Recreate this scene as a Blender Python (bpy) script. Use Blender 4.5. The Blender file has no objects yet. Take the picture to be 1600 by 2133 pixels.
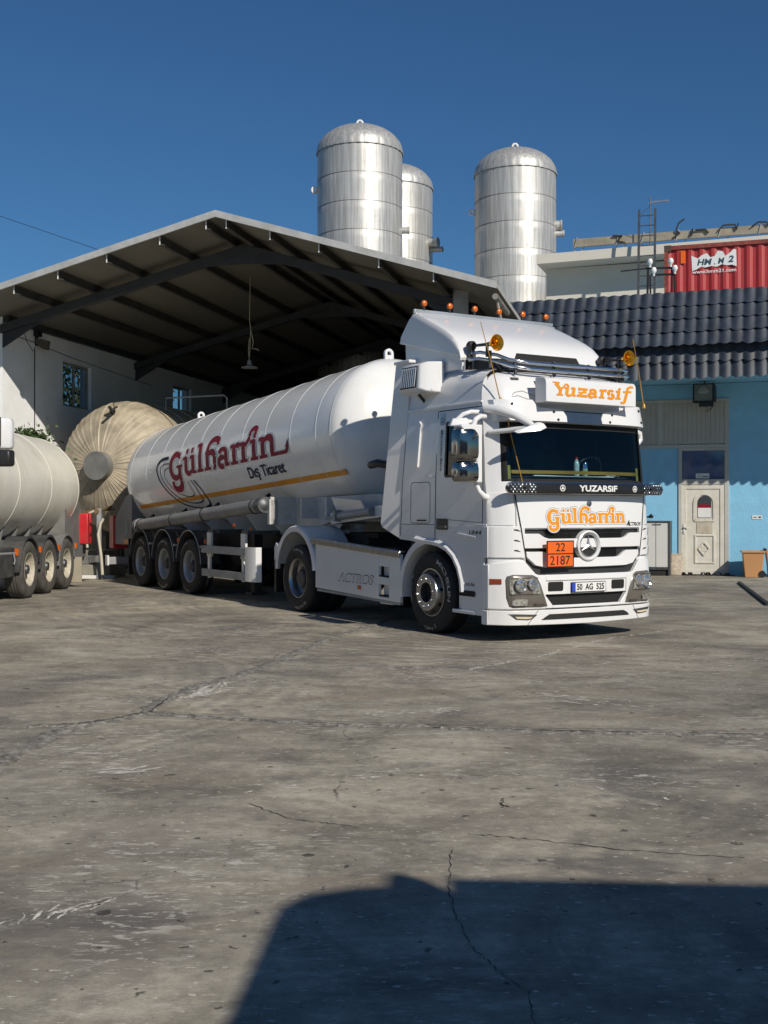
import bpy, bmesh, math, random
from mathutils import Vector, Matrix
from math import sin, cos, pi, radians, atan2, sqrt, hypot
random.seed(7)
sc = bpy.context.scene
COL = sc.collection
# ------------------------------------------------------------------ camera
cam = bpy.data.cameras.new('camera'); co = bpy.data.objects.new('camera', cam); COL.objects.link(co)
cam.sensor_fit = 'VERTICAL'; cam.sensor_height = 36.0; cam.lens = 2400 / 2133 * 36.0
cam.clip_start = 0.05; cam.clip_end = 3000
co.location = (0, 0, 1.5); co.rotation_euler = (radians(90), 0, 0)
sc.camera = co
# ------------------------------------------------------------------ light
SUN_AZ = (0.510, -0.860); SUN_EL = radians(33)
w = bpy.data.worlds.new("World"); sc.world = w; w.use_nodes = True
nt = w.node_tree; nt.nodes.clear()
sky = nt.nodes.new('ShaderNodeTexSky'); sky.sky_type = 'NISHITA'; sky.sun_disc = False
sky.sun_elevation = SUN_EL; sky.sun_rotation = atan2(SUN_AZ[0], SUN_AZ[1])
sky.altitude = 900; sky.air_density = 1.25; sky.dust_density = 0.0; sky.ozone_density = 7.0
bg = nt.nodes.new('ShaderNodeBackground'); bg.inputs[1].default_value = 0.062
wo = nt.nodes.new('ShaderNodeOutputWorld')
tint = nt.nodes.new('ShaderNodeMixRGB'); tint.blend_type = 'MULTIPLY'; tint.inputs[0].default_value = 1; tint.inputs[2].default_value = (.57, .84, 1, 1)
nt.links.new(sky.outputs[0], tint.inputs[1]); nt.links.new(tint.outputs[0], bg.inputs[0]); nt.links.new(bg.outputs[0], wo.inputs[0])
sl = bpy.data.lights.new('sun', 'SUN'); sl.energy = 4.5; sl.angle = radians(0.5); sl.color = (1.0, 0.93, 0.82)
so = bpy.data.objects.new('sun', sl); COL.objects.link(so)
sd = Vector((SUN_AZ[0] * cos(SUN_EL), SUN_AZ[1] * cos(SUN_EL), sin(SUN_EL)))
so.rotation_euler = sd.to_track_quat('Z', 'Y').to_euler(); so.location = (20, -40, 40)
sc.view_settings.view_transform = 'Standard'; sc.view_settings.look = 'None'
sc.view_settings.exposure = -0.05; sc.view_settings.gamma = 1
sc.cycles.max_bounces = 8; sc.cycles.transparent_max_bounces = 12
# ------------------------------------------------------------------ materials
def _n(t, typ, **k):
    n = t.nodes.new(typ)
    for a, b in k.items(): setattr(n, a, b)
    return n
def M(name, col, rough=.5, metal=0., var=.08, vscale=2.5, bump=0., bscale=60., coat=0., dirt=None, stretch=None, rvar=.0, spec=None):
    m = bpy.data.materials.new(name); m.use_nodes = True
    t = m.node_tree; b = t.nodes['Principled BSDF']; L = t.links.new
    b.inputs['Roughness'].default_value = rough; b.inputs['Metallic'].default_value = metal
    if coat: b.inputs['Coat Weight'].default_value = coat; b.inputs['Coat Roughness'].default_value = .06
    if spec is not None: b.inputs['Specular IOR Level'].default_value = spec
    tc = _n(t, 'ShaderNodeTexCoord'); mp = _n(t, 'ShaderNodeMapping'); L(tc.outputs['Object'], mp.inputs[0])
    if stretch: mp.inputs['Scale'].default_value = stretch
    no = _n(t, 'ShaderNodeTexNoise'); no.inputs['Scale'].default_value = vscale; no.inputs['Detail'].default_value = 8; no.inputs['Roughness'].default_value = .62
    L(mp.outputs[0], no.inputs[0])
    rp = _n(t, 'ShaderNodeValToRGB'); e = rp.color_ramp.elements
    e[0].position = .38; e[1].position = .62
    e[0].color = tuple(c * (1 - var) for c in col[:3]) + (1,); e[1].color = tuple(min(1, c * (1 + var)) for c in col[:3]) + (1,)
    L(no.outputs[0], rp.inputs[0]); out = rp.outputs[0]
    if dirt:
        n2 = _n(t, 'ShaderNodeTexNoise'); n2.inputs['Scale'].default_value = dirt[2]; n2.inputs['Detail'].default_value = 10; n2.inputs['Roughness'].default_value = .7
        L(mp.outputs[0], n2.inputs[0])
        r2 = _n(t, 'ShaderNodeValToRGB'); r2.color_ramp.elements[0].position = .46; r2.color_ramp.elements[1].position = .64
        L(n2.outputs[0], r2.inputs[0])
        mu = _n(t, 'ShaderNodeMath', operation='MULTIPLY'); mu.inputs[1].default_value = dirt[1]; L(r2.outputs[0], mu.inputs[0])
        mx = _n(t, 'ShaderNodeMixRGB'); mx.inputs[2].default_value = tuple(dirt[0]) + (1,)
        L(mu.outputs[0], mx.inputs[0]); L(out, mx.inputs[1]); out = mx.outputs[0]
    L(out, b.inputs['Base Color'])
    if rvar:
        mr = _n(t, 'ShaderNodeMapRange'); mr.inputs[3].default_value = max(.02, rough - rvar); mr.inputs[4].default_value = min(1, rough + rvar)
        L(no.outputs[0], mr.inputs[0]); L(mr.outputs[0], b.inputs['Roughness'])
    if bump:
        n3 = _n(t, 'ShaderNodeTexNoise'); n3.inputs['Scale'].default_value = bscale; n3.inputs['Detail'].default_value = 6
        L(mp.outputs[0], n3.inputs[0])
        bp = _n(t, 'ShaderNodeBump'); bp.inputs['Strength'].default_value = bump; bp.inputs['Distance'].default_value = .02
        L(n3.outputs[0], bp.inputs['Height']); L(bp.outputs[0], b.inputs['Normal'])
    return m
def glassmat(name, tint, refl=1.0):
    m = bpy.data.materials.new(name); m.use_nodes = True; t = m.node_tree; t.nodes.clear()
    tr = _n(t, 'ShaderNodeBsdfTransparent'); tr.inputs[0].default_value = tuple(tint) + (1,)
    gl = _n(t, 'ShaderNodeBsdfGlossy'); gl.inputs['Roughness'].default_value = .015; gl.inputs[0].default_value = (refl, refl, refl, 1)
    lw = _n(t, 'ShaderNodeLayerWeight'); lw.inputs[0].default_value = .5
    pw_ = _n(t, 'ShaderNodeMath', operation='POWER'); pw_.inputs[1].default_value = 5; t.links.new(lw.outputs['Facing'], pw_.inputs[0])
    fr = _n(t, 'ShaderNodeMath', operation='MULTIPLY_ADD'); fr.inputs[1].default_value = .95; fr.inputs[2].default_value = .05; t.links.new(pw_.outputs[0], fr.inputs[0])
    mx = _n(t, 'ShaderNodeMixShader'); o = _n(t, 'ShaderNodeOutputMaterial')
    t.links.new(fr.outputs[0], mx.inputs[0]); t.links.new(tr.outputs[0], mx.inputs[1]); t.links.new(gl.outputs[0], mx.inputs[2]); t.links.new(mx.outputs[0], o.inputs[0])
    return m
PAINT = M('white_paint', (.72, .72, .72), .22, var=.015, vscale=4, coat=.35, dirt=((.55, .52, .46), .16, 4), rvar=.05)
TANKW = M('tank_white_paint', (.74, .74, .725), .24, var=.03, vscale=1.5, coat=.4, dirt=((.58, .55, .49), .22, 2.2), stretch=(.5, 1, 1), rvar=.05)
LINEN = M('cab_trim_dark', (.02, .021, .024), .7, var=.1)
BLACKP = M('black_plastic', (.015, .015, .016), .45, var=.15)
SEAM = M('seam_black', (.008, .008, .008), .8, var=.05)
GRILLE = M('grille_mesh', (.022, .022, .022), .5, var=.3, vscale=60)
RUBBER = M('tyre_rubber', (.017, .017, .018), .75, var=.25, vscale=8, bump=.15, bscale=50)
RUBDUST = M('dusty_rubber', (.075, .07, .062), .9, var=.25, vscale=5, bump=.2, bscale=40)
STARM = M('star_silver', (.62, .62, .62), .25, .9, var=.03)
TUBEM = M('hose_tube_grey', (.20, .205, .21), .5, var=.12, dirt=((.12, .115, .105), .4, 4))
MARKR = M('marker_red_brown', (.22, .035, .012), .3, var=.1)
DCHROME = M('dark_chrome', (.27, .265, .255), .10, 1., var=.05)
CHROME = M('chrome', (.72, .73, .75), .09, 1., var=.05, vscale=9)
STEEL = M('polished_rim', (.42, .42, .42), .30, 1., var=.12, vscale=14)
STEELD = M('dark_steel', (.10, .105, .11), .5, .6, var=.2, vscale=10)
SILVER = M('silver_rim_paint', (.36, .37, .38), .4, .4, var=.1)
IVORY = M('ivory_rim_paint', (.50, .46, .36), .55, var=.18, vscale=9, dirt=((.12, .1, .08), .5, 8))
GREYP = M('grey_paint', (.30, .31, .32), .5, var=.12, dirt=((.15, .14, .13), .4, 4))
GREYD = M('dark_grey_mudguard', (.035, .036, .038), .7, var=.2, dirt=((.16, .15, .13), .35, 3))
DUSTG = M('dusty_grey_guard', (.14, .142, .145), .8, var=.15, dirt=((.27, .25, .21), .4, 3))
FRAMEB = M('chassis_black', (.018, .018, .018), .7, var=.3, vscale=6)
AMBER = M('amber_lens', (.55, .12, .01), .2, var=.1)
ORANGE = M('orange_plate', (.78, .13, .01), .45, var=.06, dirt=((.4, .08, .02), .3, 14))
ORLET = M('orange_lettering', (.72, .27, .01), .4, var=.06)
ORSTR = M('orange_stripe', (.62, .26, .012), .5, var=.05)
ORLINE = M('lettering_outline', (.25, .27, .30), .5, var=.05)
REDLET = M('crimson_lettering', (.235, .010, .030), .6, var=.12, vscale=3, spec=.15)
NAVY = M('navy_lettering', (.010, .010, .035), .6, var=.08, spec=.15)
WHITEL = M('white_lettering', (.72, .72, .70), .5, var=.05)
GREYL = M('grey_lettering', (.07, .072, .075), .4, .3, var=.05)
SMUDGE = M('worn_tyre_lettering', (.36, .35, .33), .8, var=.4, vscale=20)
BRASS = M('brass_horn', (.62, .32, .03), .25, .85, var=.1)
GOLDP = M('gold_trim', (.42, .23, .03), .35, .3, var=.15)
BLUEP = M('plate_blue', (.02, .07, .42), .4, var=.05)
LENS = M('lamp_lens', (.62, .61, .57), .12, .85, var=.35, vscale=40, coat=1)
LENSB = M('lamp_glass_panel', (.34, .33, .29), .2, .3, var=.55, vscale=26, coat=1)
LAMPB = M('lamp_body', (.15, .135, .115), .25, .25, var=.12, coat=.8)
WARMLED = M('led_strip', (.6, .52, .35), .3, var=.05)
REDP = M('red_plastic', (.50, .018, .025), .38, var=.1, dirt=((.35, .1, .08), .3, 6))
GLASS = glassmat('tinted_glass', (.80, .88, .90), .35)
GLASSD = glassmat('dark_glass', (.10, .12, .13), 1.0)
# ------------------------------------------------------------------ mesh builder
class MB:
    def __init__(s): s.v = []; s.f = []
    def add(s, vs, fs):
        o = len(s.v); s.v += [tuple(p) for p in vs]; s.f += [tuple(i + o for i in f) for f in fs]; return s
    def box(s, x0, x1, y0, y1, z0, z1):
        return s.add([(x, y, z) for x in (x0, x1) for y in (y0, y1) for z in (z0, z1)],
                     [(0, 1, 3, 2), (4, 6, 7, 5), (0, 4, 5, 1), (2, 3, 7, 6), (0, 2, 6, 4), (1, 5, 7, 3)])
    def obox(s, c, u, v, n, su, sv, sn):
        c, u, v, n = Vector(c), Vector(u).normalized(), Vector(v).normalized(), Vector(n).normalized()
        return s.add([c + u * a * su / 2 + v * b * sv / 2 + n * d * sn / 2 for a in (-1, 1) for b in (-1, 1) for d in (-1, 1)],
                     [(0, 1, 3, 2), (4, 6, 7, 5), (0, 4, 5, 1), (2, 3, 7, 6), (0, 2, 6, 4), (1, 5, 7, 3)])
    def bar(s, p, q, wd, ht, up=(0, 0, 1)):
        p, q = Vector(p), Vector(q); n = q - p
        u = n.cross(Vector(up));
        if u.length < 1e-6: u = n.cross(Vector((1, 0, 0)))
        v = u.cross(n)
        return s.obox((p + q) / 2, u, v, n, wd, ht, n.length)
    def tube(s, pts, r, n=10, closed=False, cap=True):
        P = [Vector(p) for p in pts]; R = r if isinstance(r, (list, tuple)) else [r] * len(P); rings = []
        for i, p in enumerate(P):
            a = P[(i - 1) % len(P)] if (i > 0 or closed) else p; b = P[(i + 1) % len(P)] if (i < len(P) - 1 or closed) else p
            t = (b - a).normalized()
            if i == 0:
                u = t.cross(Vector((0, 0, 1)));
                if u.length < .05: u = t.cross(Vector((1, 0, 0)))
                u.normalize()
            else:
                u = (u - t * u.dot(t)).normalized()
            v = t.cross(u)
            rings.append([p + (u * cos(2 * pi * k / n) + v * sin(2 * pi * k / n)) * R[i] for k in range(n)])
        return s.loft(rings, closed_u=True, closed_v=closed, cap=cap and not closed)
    def loft(s, rings, closed_u=True, closed_v=False, cap=False):
        n = len(rings[0]); o = len(s.v)
        for r in rings: s.v += [tuple(p) for p in r]
        m = len(rings)
        for i in range(m if closed_v else m - 1):
            for k in range(n if closed_u else n - 1):
                a, b = o + i * n, o + ((i + 1) % m) * n
                s.f.append((a + k, a + (k + 1) % n, b + (k + 1) % n, b + k))
        if cap:
            s.f.append(tuple(range(o + n - 1, o - 1, -1))); s.f.append(tuple(range(o + (m - 1) * n, o + m * n)))
        return s
    def lathe(s, prof, c=(0, 0, 0), axis='Y', n=48, cap=False):
        c = Vector(c); rings = []
        for r, h in prof:
            ring = []
            for k in range(n):
                a = 2 * pi * k / n; x, y = r * cos(a), r * sin(a)
                ring.append(c + Vector({'Y': (x, h, y), 'Z': (x, y, h), 'X': (h, x, y)}[axis]))
            rings.append(ring)
        return s.loft(rings, True, False, cap)
    def cyl(s, p, q, r, n=16): return s.tube([p, q], r, n)
    def prism(s, poly, fn, a, b):
        """poly: list of 2D points, fn(u,v,d)->3D, between depths a and b"""
        n = len(poly); o = len(s.v)
        s.v += [tuple(fn(u, v, a)) for u, v in poly] + [tuple(fn(u, v, b)) for u, v in poly]
        s.f.append(tuple(range(o + n - 1, o - 1, -1))); s.f.append(tuple(range(o + n, o + 2 * n)))
        for k in range(n): s.f.append((o + k, o + (k + 1) % n, o + n + (k + 1) % n, o + n + k))
        return s
    def slab(s, outer, inner):
        """closed slab between two equal point grids"""
        nu, nv = len(outer), len(outer[0]); o = len(s.v)
        for g in (outer, inner):
            for row in g: s.v += [tuple(p) for p in row]
        I = lambda k, i, j: o + k * nu * nv + i * nv + j
        for i in range(nu - 1):
            for j in range(nv - 1):
                s.f.append((I(0, i, j), I(0, i, j + 1), I(0, i + 1, j + 1), I(0, i + 1, j)))
                s.f.append((I(1, i, j), I(1, i + 1, j), I(1, i + 1, j + 1), I(1, i, j + 1)))
        for i in range(nu - 1):
            for j in (0, nv - 1): s.f.append((I(0, i, j), I(0, i + 1, j), I(1, i + 1, j), I(1, i, j)))
        for j in range(nv - 1):
            for i in (0, nu - 1): s.f.append((I(0, i, j), I(1, i, j), I(1, i, j + 1), I(0, i, j + 1)))
        return s
    def build(s, name, mat, parent=None, smooth=35, bevel=0, weld=False):
        me = bpy.data.meshes.new(name); me.from_pydata(s.v, [], s.f)
        bm = bmesh.new(); bm.from_mesh(me)
        if weld: bmesh.ops.remove_doubles(bm, verts=bm.verts, dist=1e-4)
        bmesh.ops.recalc_face_normals(bm, faces=bm.faces); bm.to_mesh(me); bm.free()
        me.materials.append(mat)
        if smooth:
            me.shade_smooth(); me.set_sharp_from_angle(angle=radians(smooth))
        o = bpy.data.objects.new(name, me); COL.objects.link(o)
        if parent: o.parent = parent
        if bevel:
            b = o.modifiers.new('bevel', 'BEVEL'); b.width = bevel; b.segments = 2; b.limit_method = 'ANGLE'; b.angle_limit = radians(40)
            b.harden_normals = False
        return o
def thing(name, label, cat, loc=(0, 0, 0), rz=0., group=None):
    o = bpy.data.objects.new(name, None); COL.objects.link(o); o.location = loc; o.rotation_euler = (0, 0, rz)
    o['label'] = label; o['category'] = cat
    if group: o['group'] = group
    return o
def tag(o, label, cat, group=None):
    o['label'] = label; o['category'] = cat
    if group: o['group'] = group
    return o
def struct(o, kind='structure'): o['kind'] = kind; return o
def part(name, parent):
    o = bpy.data.objects.new(name, None); COL.objects.link(o); o.parent = parent; return o
def copy_tree(o, parent=None):
    c = o.copy(); COL.objects.link(c)
    if parent: c.parent = parent
    for ch in list(o.children): copy_tree(ch, c)
    return c
# ------------------------------------------------------------------ flat writing
_tcache = {}
def text2d(body, size=1., bold=0., shear=0., align='CENTER', space=1.):
    k = (body, bold, shear, align, space)
    if k not in _tcache:
        c = bpy.data.curves.new('t', 'FONT'); c.body = body; c.size = 1.; c.offset = bold; c.shear = shear; c.align_x = align; c.space_character = space
        c.resolution_u = 4
        o = bpy.data.objects.new('t', c); COL.objects.link(o); bpy.context.view_layer.update()
        me = bpy.data.meshes.new_from_object(o.evaluated_get(bpy.context.evaluated_depsgraph_get()))
        _tcache[k] = ([(v.co.x, v.co.y) for v in me.vertices], [tuple(p.vertices) for p in me.polygons])
        bpy.data.objects.remove(o); bpy.data.curves.remove(c); bpy.data.meshes.remove(me)
    vs, fs = _tcache[k]
    return [(x * size, y * size) for x, y in vs], fs
def fit_text(body, u0, u1, v0, v1, **k):
    vs, fs = text2d(body, **k)
    xs = [p[0] for p in vs]; ys = [p[1] for p in vs]
    a, b, c, d = min(xs), max(xs), min(ys), max(ys)
    return [(u0 + (x - a) / (b - a) * (u1 - u0), v0 + (y - c) / (d - c) * (v1 - v0)) for x, y in vs], fs
def arc(cx, cy, rx, ry, a0, a1, n=14): return [(cx + rx * cos(radians(a0 + (a1 - a0) * i / n)), cy + ry * sin(radians(a0 + (a1 - a0) * i / n))) for i in range(n + 1)]
def ribbon(pts, wd, grow=0.):
    """2D polyline -> quads; wd a number or one width per point"""
    W = wd if isinstance(wd, (list, tuple)) else [wd] * len(pts)
    if len(W) != len(pts): W = [W[0] + (W[-1] - W[0]) * i / (len(pts) - 1) for i in range(len(pts))] if len(W) == 2 else \
        [W[0] + (W[1] - W[0]) * min(1, 2 * i / (len(pts) - 1)) + (W[2] - W[1]) * max(0, 2 * i / (len(pts) - 1) - 1) for i in range(len(pts))]
    L, R = [], []
    for i, p in enumerate(pts):
        a = pts[max(0, i - 1)]; b = pts[min(len(pts) - 1, i + 1)]
        dx, dy = b[0] - a[0], b[1] - a[1]; l = hypot(dx, dy) or 1; dx /= l; dy /= l
        ex = 0
        if i == 0: ex = -grow
        if i == len(pts) - 1: ex = grow
        h = W[i] / 2 + grow
        L.append((p[0] - dy * h + dx * ex, p[1] + dx * h + dy * ex)); R.append((p[0] + dy * h + dx * ex, p[1] - dx * h + dy * ex))
    n = len(pts); vs = L + R
    return vs, [(i, i + 1, n + i + 1, n + i) for i in range(n - 1)]
def seg(p, q, n=6): return [(p[0] + (q[0] - p[0]) * i / n, p[1] + (q[1] - p[1]) * i / n) for i in range(n + 1)]
def strokes_to(mb, strokes, fn, grow=0., base=0., step=.0004):
    for i, (pts, wd) in enumerate(strokes):
        vs, fs = ribbon(pts, wd, grow); mb.add([fn(u, v, base + i * step) for u, v in vs], fs)
T, t_ = .33, .15
def slab_(x, y, wd=.52): return (seg((x - wd / 2, y), (x + wd / 2, y), 4), .13)
def glyphs(kind):
    """bold slab-serif strokes; x-height 1"""
    S = []
    def stem(x, y0, y1, foot=True, flag=True):
        S.append((seg((x, y0), (x, y1)), T))
        if foot: S.append(slab_(x, y0 + .065, .56))
        if flag: S.append((seg((x - .30, y1 - .10), (x, y1 - .04), 3), .15))
    def bowl_a(x):
        S.append((arc(x + .28, .26, .27, .24, 60, 300), [.2, .3, .2])); S.append((seg((x + .62, .0), (x + .62, .68)), T))
        S.append((arc(x + .34, .66, .29, .26, 0, 165), [.3, .17, .28])); S.append((seg((x + .42, .46), (x + .66, .52), 3), .14)); S.append((seg((x + .6, .06), (x + .86, .10), 3), .14))
    if kind == 'G':
        S.append((arc(.62, .62, .50, .68, 48, 305), [.22, .40, .2])); S.append((seg((.98, .98), (1.0, 1.34), 3), .18))
        S.append((seg((.72, .56), (1.26, .56), 4), .13)); S.append((seg((1.02, .52), (1.02, -.25)), .34))
        S.append((arc(.60, -.30, .44, .42, 5, -165), [.34, .30, .26])); S.append((arc(.24, -.36, .10, .10, 0, 340, 10), .12)); return S, 1.32
    if kind == 'u' or kind == 'U':
        stem(.32, .14, 1.0, False); S.append((arc(.58, .30, .26, .26, 180, 340), [T, .22, .15])); stem(.98, 0, 1.0, False); S.append((seg((.98, .065), (1.26, .065), 3), .13))
        if kind == 'U':
            for x in (.38, .86): S.append((arc(x, 1.30, .07, .07, 0, 340, 10), .14))
        return S, 1.28
    if kind == 'l': stem(.34, 0, 1.55); return S, .68
    if kind == 'h':
        stem(.34, 0, 1.0, True, False); S.append((seg((.34, .95), (.40, 1.30), 4), [T, .26]))
        S.append((arc(.86, 1.18, .48, .42, 178, 28), [.22, .26, .30])); S.append((arc(1.22, 1.36, .07, .07, 0, 340, 10), .14))
        S.append((arc(.66, .62, .32, .30, 175, 5), [.14, .26, T])); S.append((seg((.98, .64), (.98, .25), 4), T)); S.append((arc(.78, .24, .2, .24, 0, -80), [T, .14])); S.append((seg((.16, .92), (.9, .92), 4), .12)); return S, 1.30
    if kind == 'a': bowl_a(.02); return S, .98
    if kind == 'r':
        stem(.32, 0, 1.0); S.append((arc(.86, .74, .46, .86, 150, 62), [.15, .22, .28])); S.append((arc(1.12, 1.46, .08, .06, 0, 340, 8), .12)); return S, .76
    if kind == 'R':
        stem(.32, 0, 1.0); S.append((seg((.46, .80), (.80, 1.18), 5), [.18, .24])); S.append((arc(1.02, 1.34, .26, .26, 215, 20), [.24, .2, .26])); S.append((arc(1.2, 1.36, .07, .07, 0, 340, 8), .13)); return S, .80
    if kind == 'i': stem(.32, 0, 1.0); S.append((arc(.36, 1.22, .07, .07, 0, 340, 10), .14)); return S, .66
    if kind == 'n' or kind == 'N':
        stem(.32, 0, 1.0); S.append((arc(.68, .66, .30, .28, 170, 0), [.14, .26, T])); S.append((seg((.98, .68), (.98, 0), 5), T))
        if kind == 'n': S.append(slab_(.98, .065, .56)); return S, 1.36
        S.append((seg((.84, .065), (1.85, .065), 6), .14)); S.append((arc(1.80, .30, .22, .24, -85, 40), [.15, .22, .30])); return S, 2.1
    if kind == 'Y':
        S.append((seg((-.12, 1.52), (.55, 1.44), 5), [.05, .17])); S.append((seg((.18, 1.42), (.74, .72), 6), [.34, .30])); S.append((seg((.76, .74), (.76, .04), 6), T)); S.append(slab_(.76, .065, .62))
        S.append((seg((.78, .72), (1.12, 1.16), 5), [.2, .13])); S.append((arc(1.26, 1.04, .26, .28, 125, -10), [.13, .17, .10])); return S, 1.05
    if kind == 'z':
        S.append((seg((.06, .90), (1.0, .90), 5), [.22, .17])); S.append((seg((.92, .86), (.16, .12), 6), .17)); S.append((seg((.02, .10), (1.06, .10), 5), [.17, .24])); S.append((seg((.12, .52), (.95, .52), 4), .07)); return S, 1.14
    if kind == 's':
        S.append((arc(.44, .72, .30, .24, 40, 250), [.14, .26, .24])); S.append((arc(.44, .28, .32, .25, 85, -150), [.26, .28, .16])); return S, .86
    if kind == 'f':
        S.append((seg((.36, -.2), (.50, 1.2), 7), [.3, .32])); S.append((arc(.86, 1.16, .40, .42, 170, 60), [.28, .2, .12])); S.append((seg((.08, .92), (.92, .98), 5), .14)); S.append((arc(.12, -.16, .26, .26, -10, -140), [.3, .2, .1])); return S, 1.0
    if kind == 'q':  # second r of the tank name, plain
        stem(.32, 0, 1.0); S.append((arc(.56, .72, .22, .22, 140, 40), [.15, .2, .26])); return S, .74
    return S, .5
def word(kinds, gap=.04):
    out = []; x = 0
    for k in kinds:
        s, adv = glyphs(k)
        out += [([(p[0] + x, p[1]) for p in pts], wd) for pts, wd in s]; x += adv + gap
    return out, x
def scale_strokes(st, su, sv, du=0., dv=0.):
    m = (abs(su) + abs(sv)) / 2
    return [([(p[0] * su + du, p[1] * sv + dv) for p in pts], [q * m for q in wd] if isinstance(wd, (list, tuple)) else wd * m) for pts, wd in st]
# ================================================================== TRACTOR (X forward, Y to its left, Z up)
TH = radians(31.33)
TRZ = atan2(-cos(TH), sin(TH))
def lerp(tab, z):
    if z <= tab[0][0]: return tab[0][1]
    for (a, p), (b, q) in zip(tab, tab[1:]):
        if z <= b: return p + (q - p) * (z - a) / (b - a)
    return tab[-1][1]
XC = [(.18, 1.50), (.38, 1.52), (.7, 1.53), (.95, 1.51), (1.3, 1.51), (1.7, 1.49), (1.85, 1.46), (2.2, 1.43), (2.54, 1.39), (2.8, 1.34), (3.0, 1.27), (3.08, 1.22), (3.14, 1.12), (3.18, .98)]
WW = [(.18, 1.245), (.9, 1.24), (1.3, 1.232), (1.9, 1.222), (2.55, 1.20), (2.8, 1.18), (3.0, 1.155), (3.08, 1.12), (3.14, 1.05), (3.18, .95)]
def hw(z): return lerp(WW, z)
def front(y, z):
    wz = hw(z); t = min(1, abs(y) / wz)
    return lerp(XC, z) - .16 * t ** 2.6 - .14 * max(0, (t - .8) / .2) ** 2
def strip(mb, ys, zb, zt, off=.0, th=.03, nz=3):
    """slab on the cab front between two height curves"""
    G = lambda o: [[(front(y, zb(y) + (zt(y) - zb(y)) * k / nz) + o, y, zb(y) + (zt(y) - zb(y)) * k / nz) for k in range(nz + 1)] for y in ys]
    return mb.slab(G(off), G(off - th))
def fr_(a, b, n): return [a + (b - a) * i / n for i in range(n + 1)]
def K(v): return lambda y: v
def pw(*pts):
    return lambda y: lerp(pts, abs(y))
def side_fn(s, off=.002): return lambda X, z, d=0.: (X, s * (hw(z) + off + d), z)
def side_ribbon(mb, pts, wd, s=-1, off=.003):
    vs, fs = ribbon(pts, wd); return mb.add([side_fn(s, off)(u, v) for u, v in vs], fs)

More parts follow.
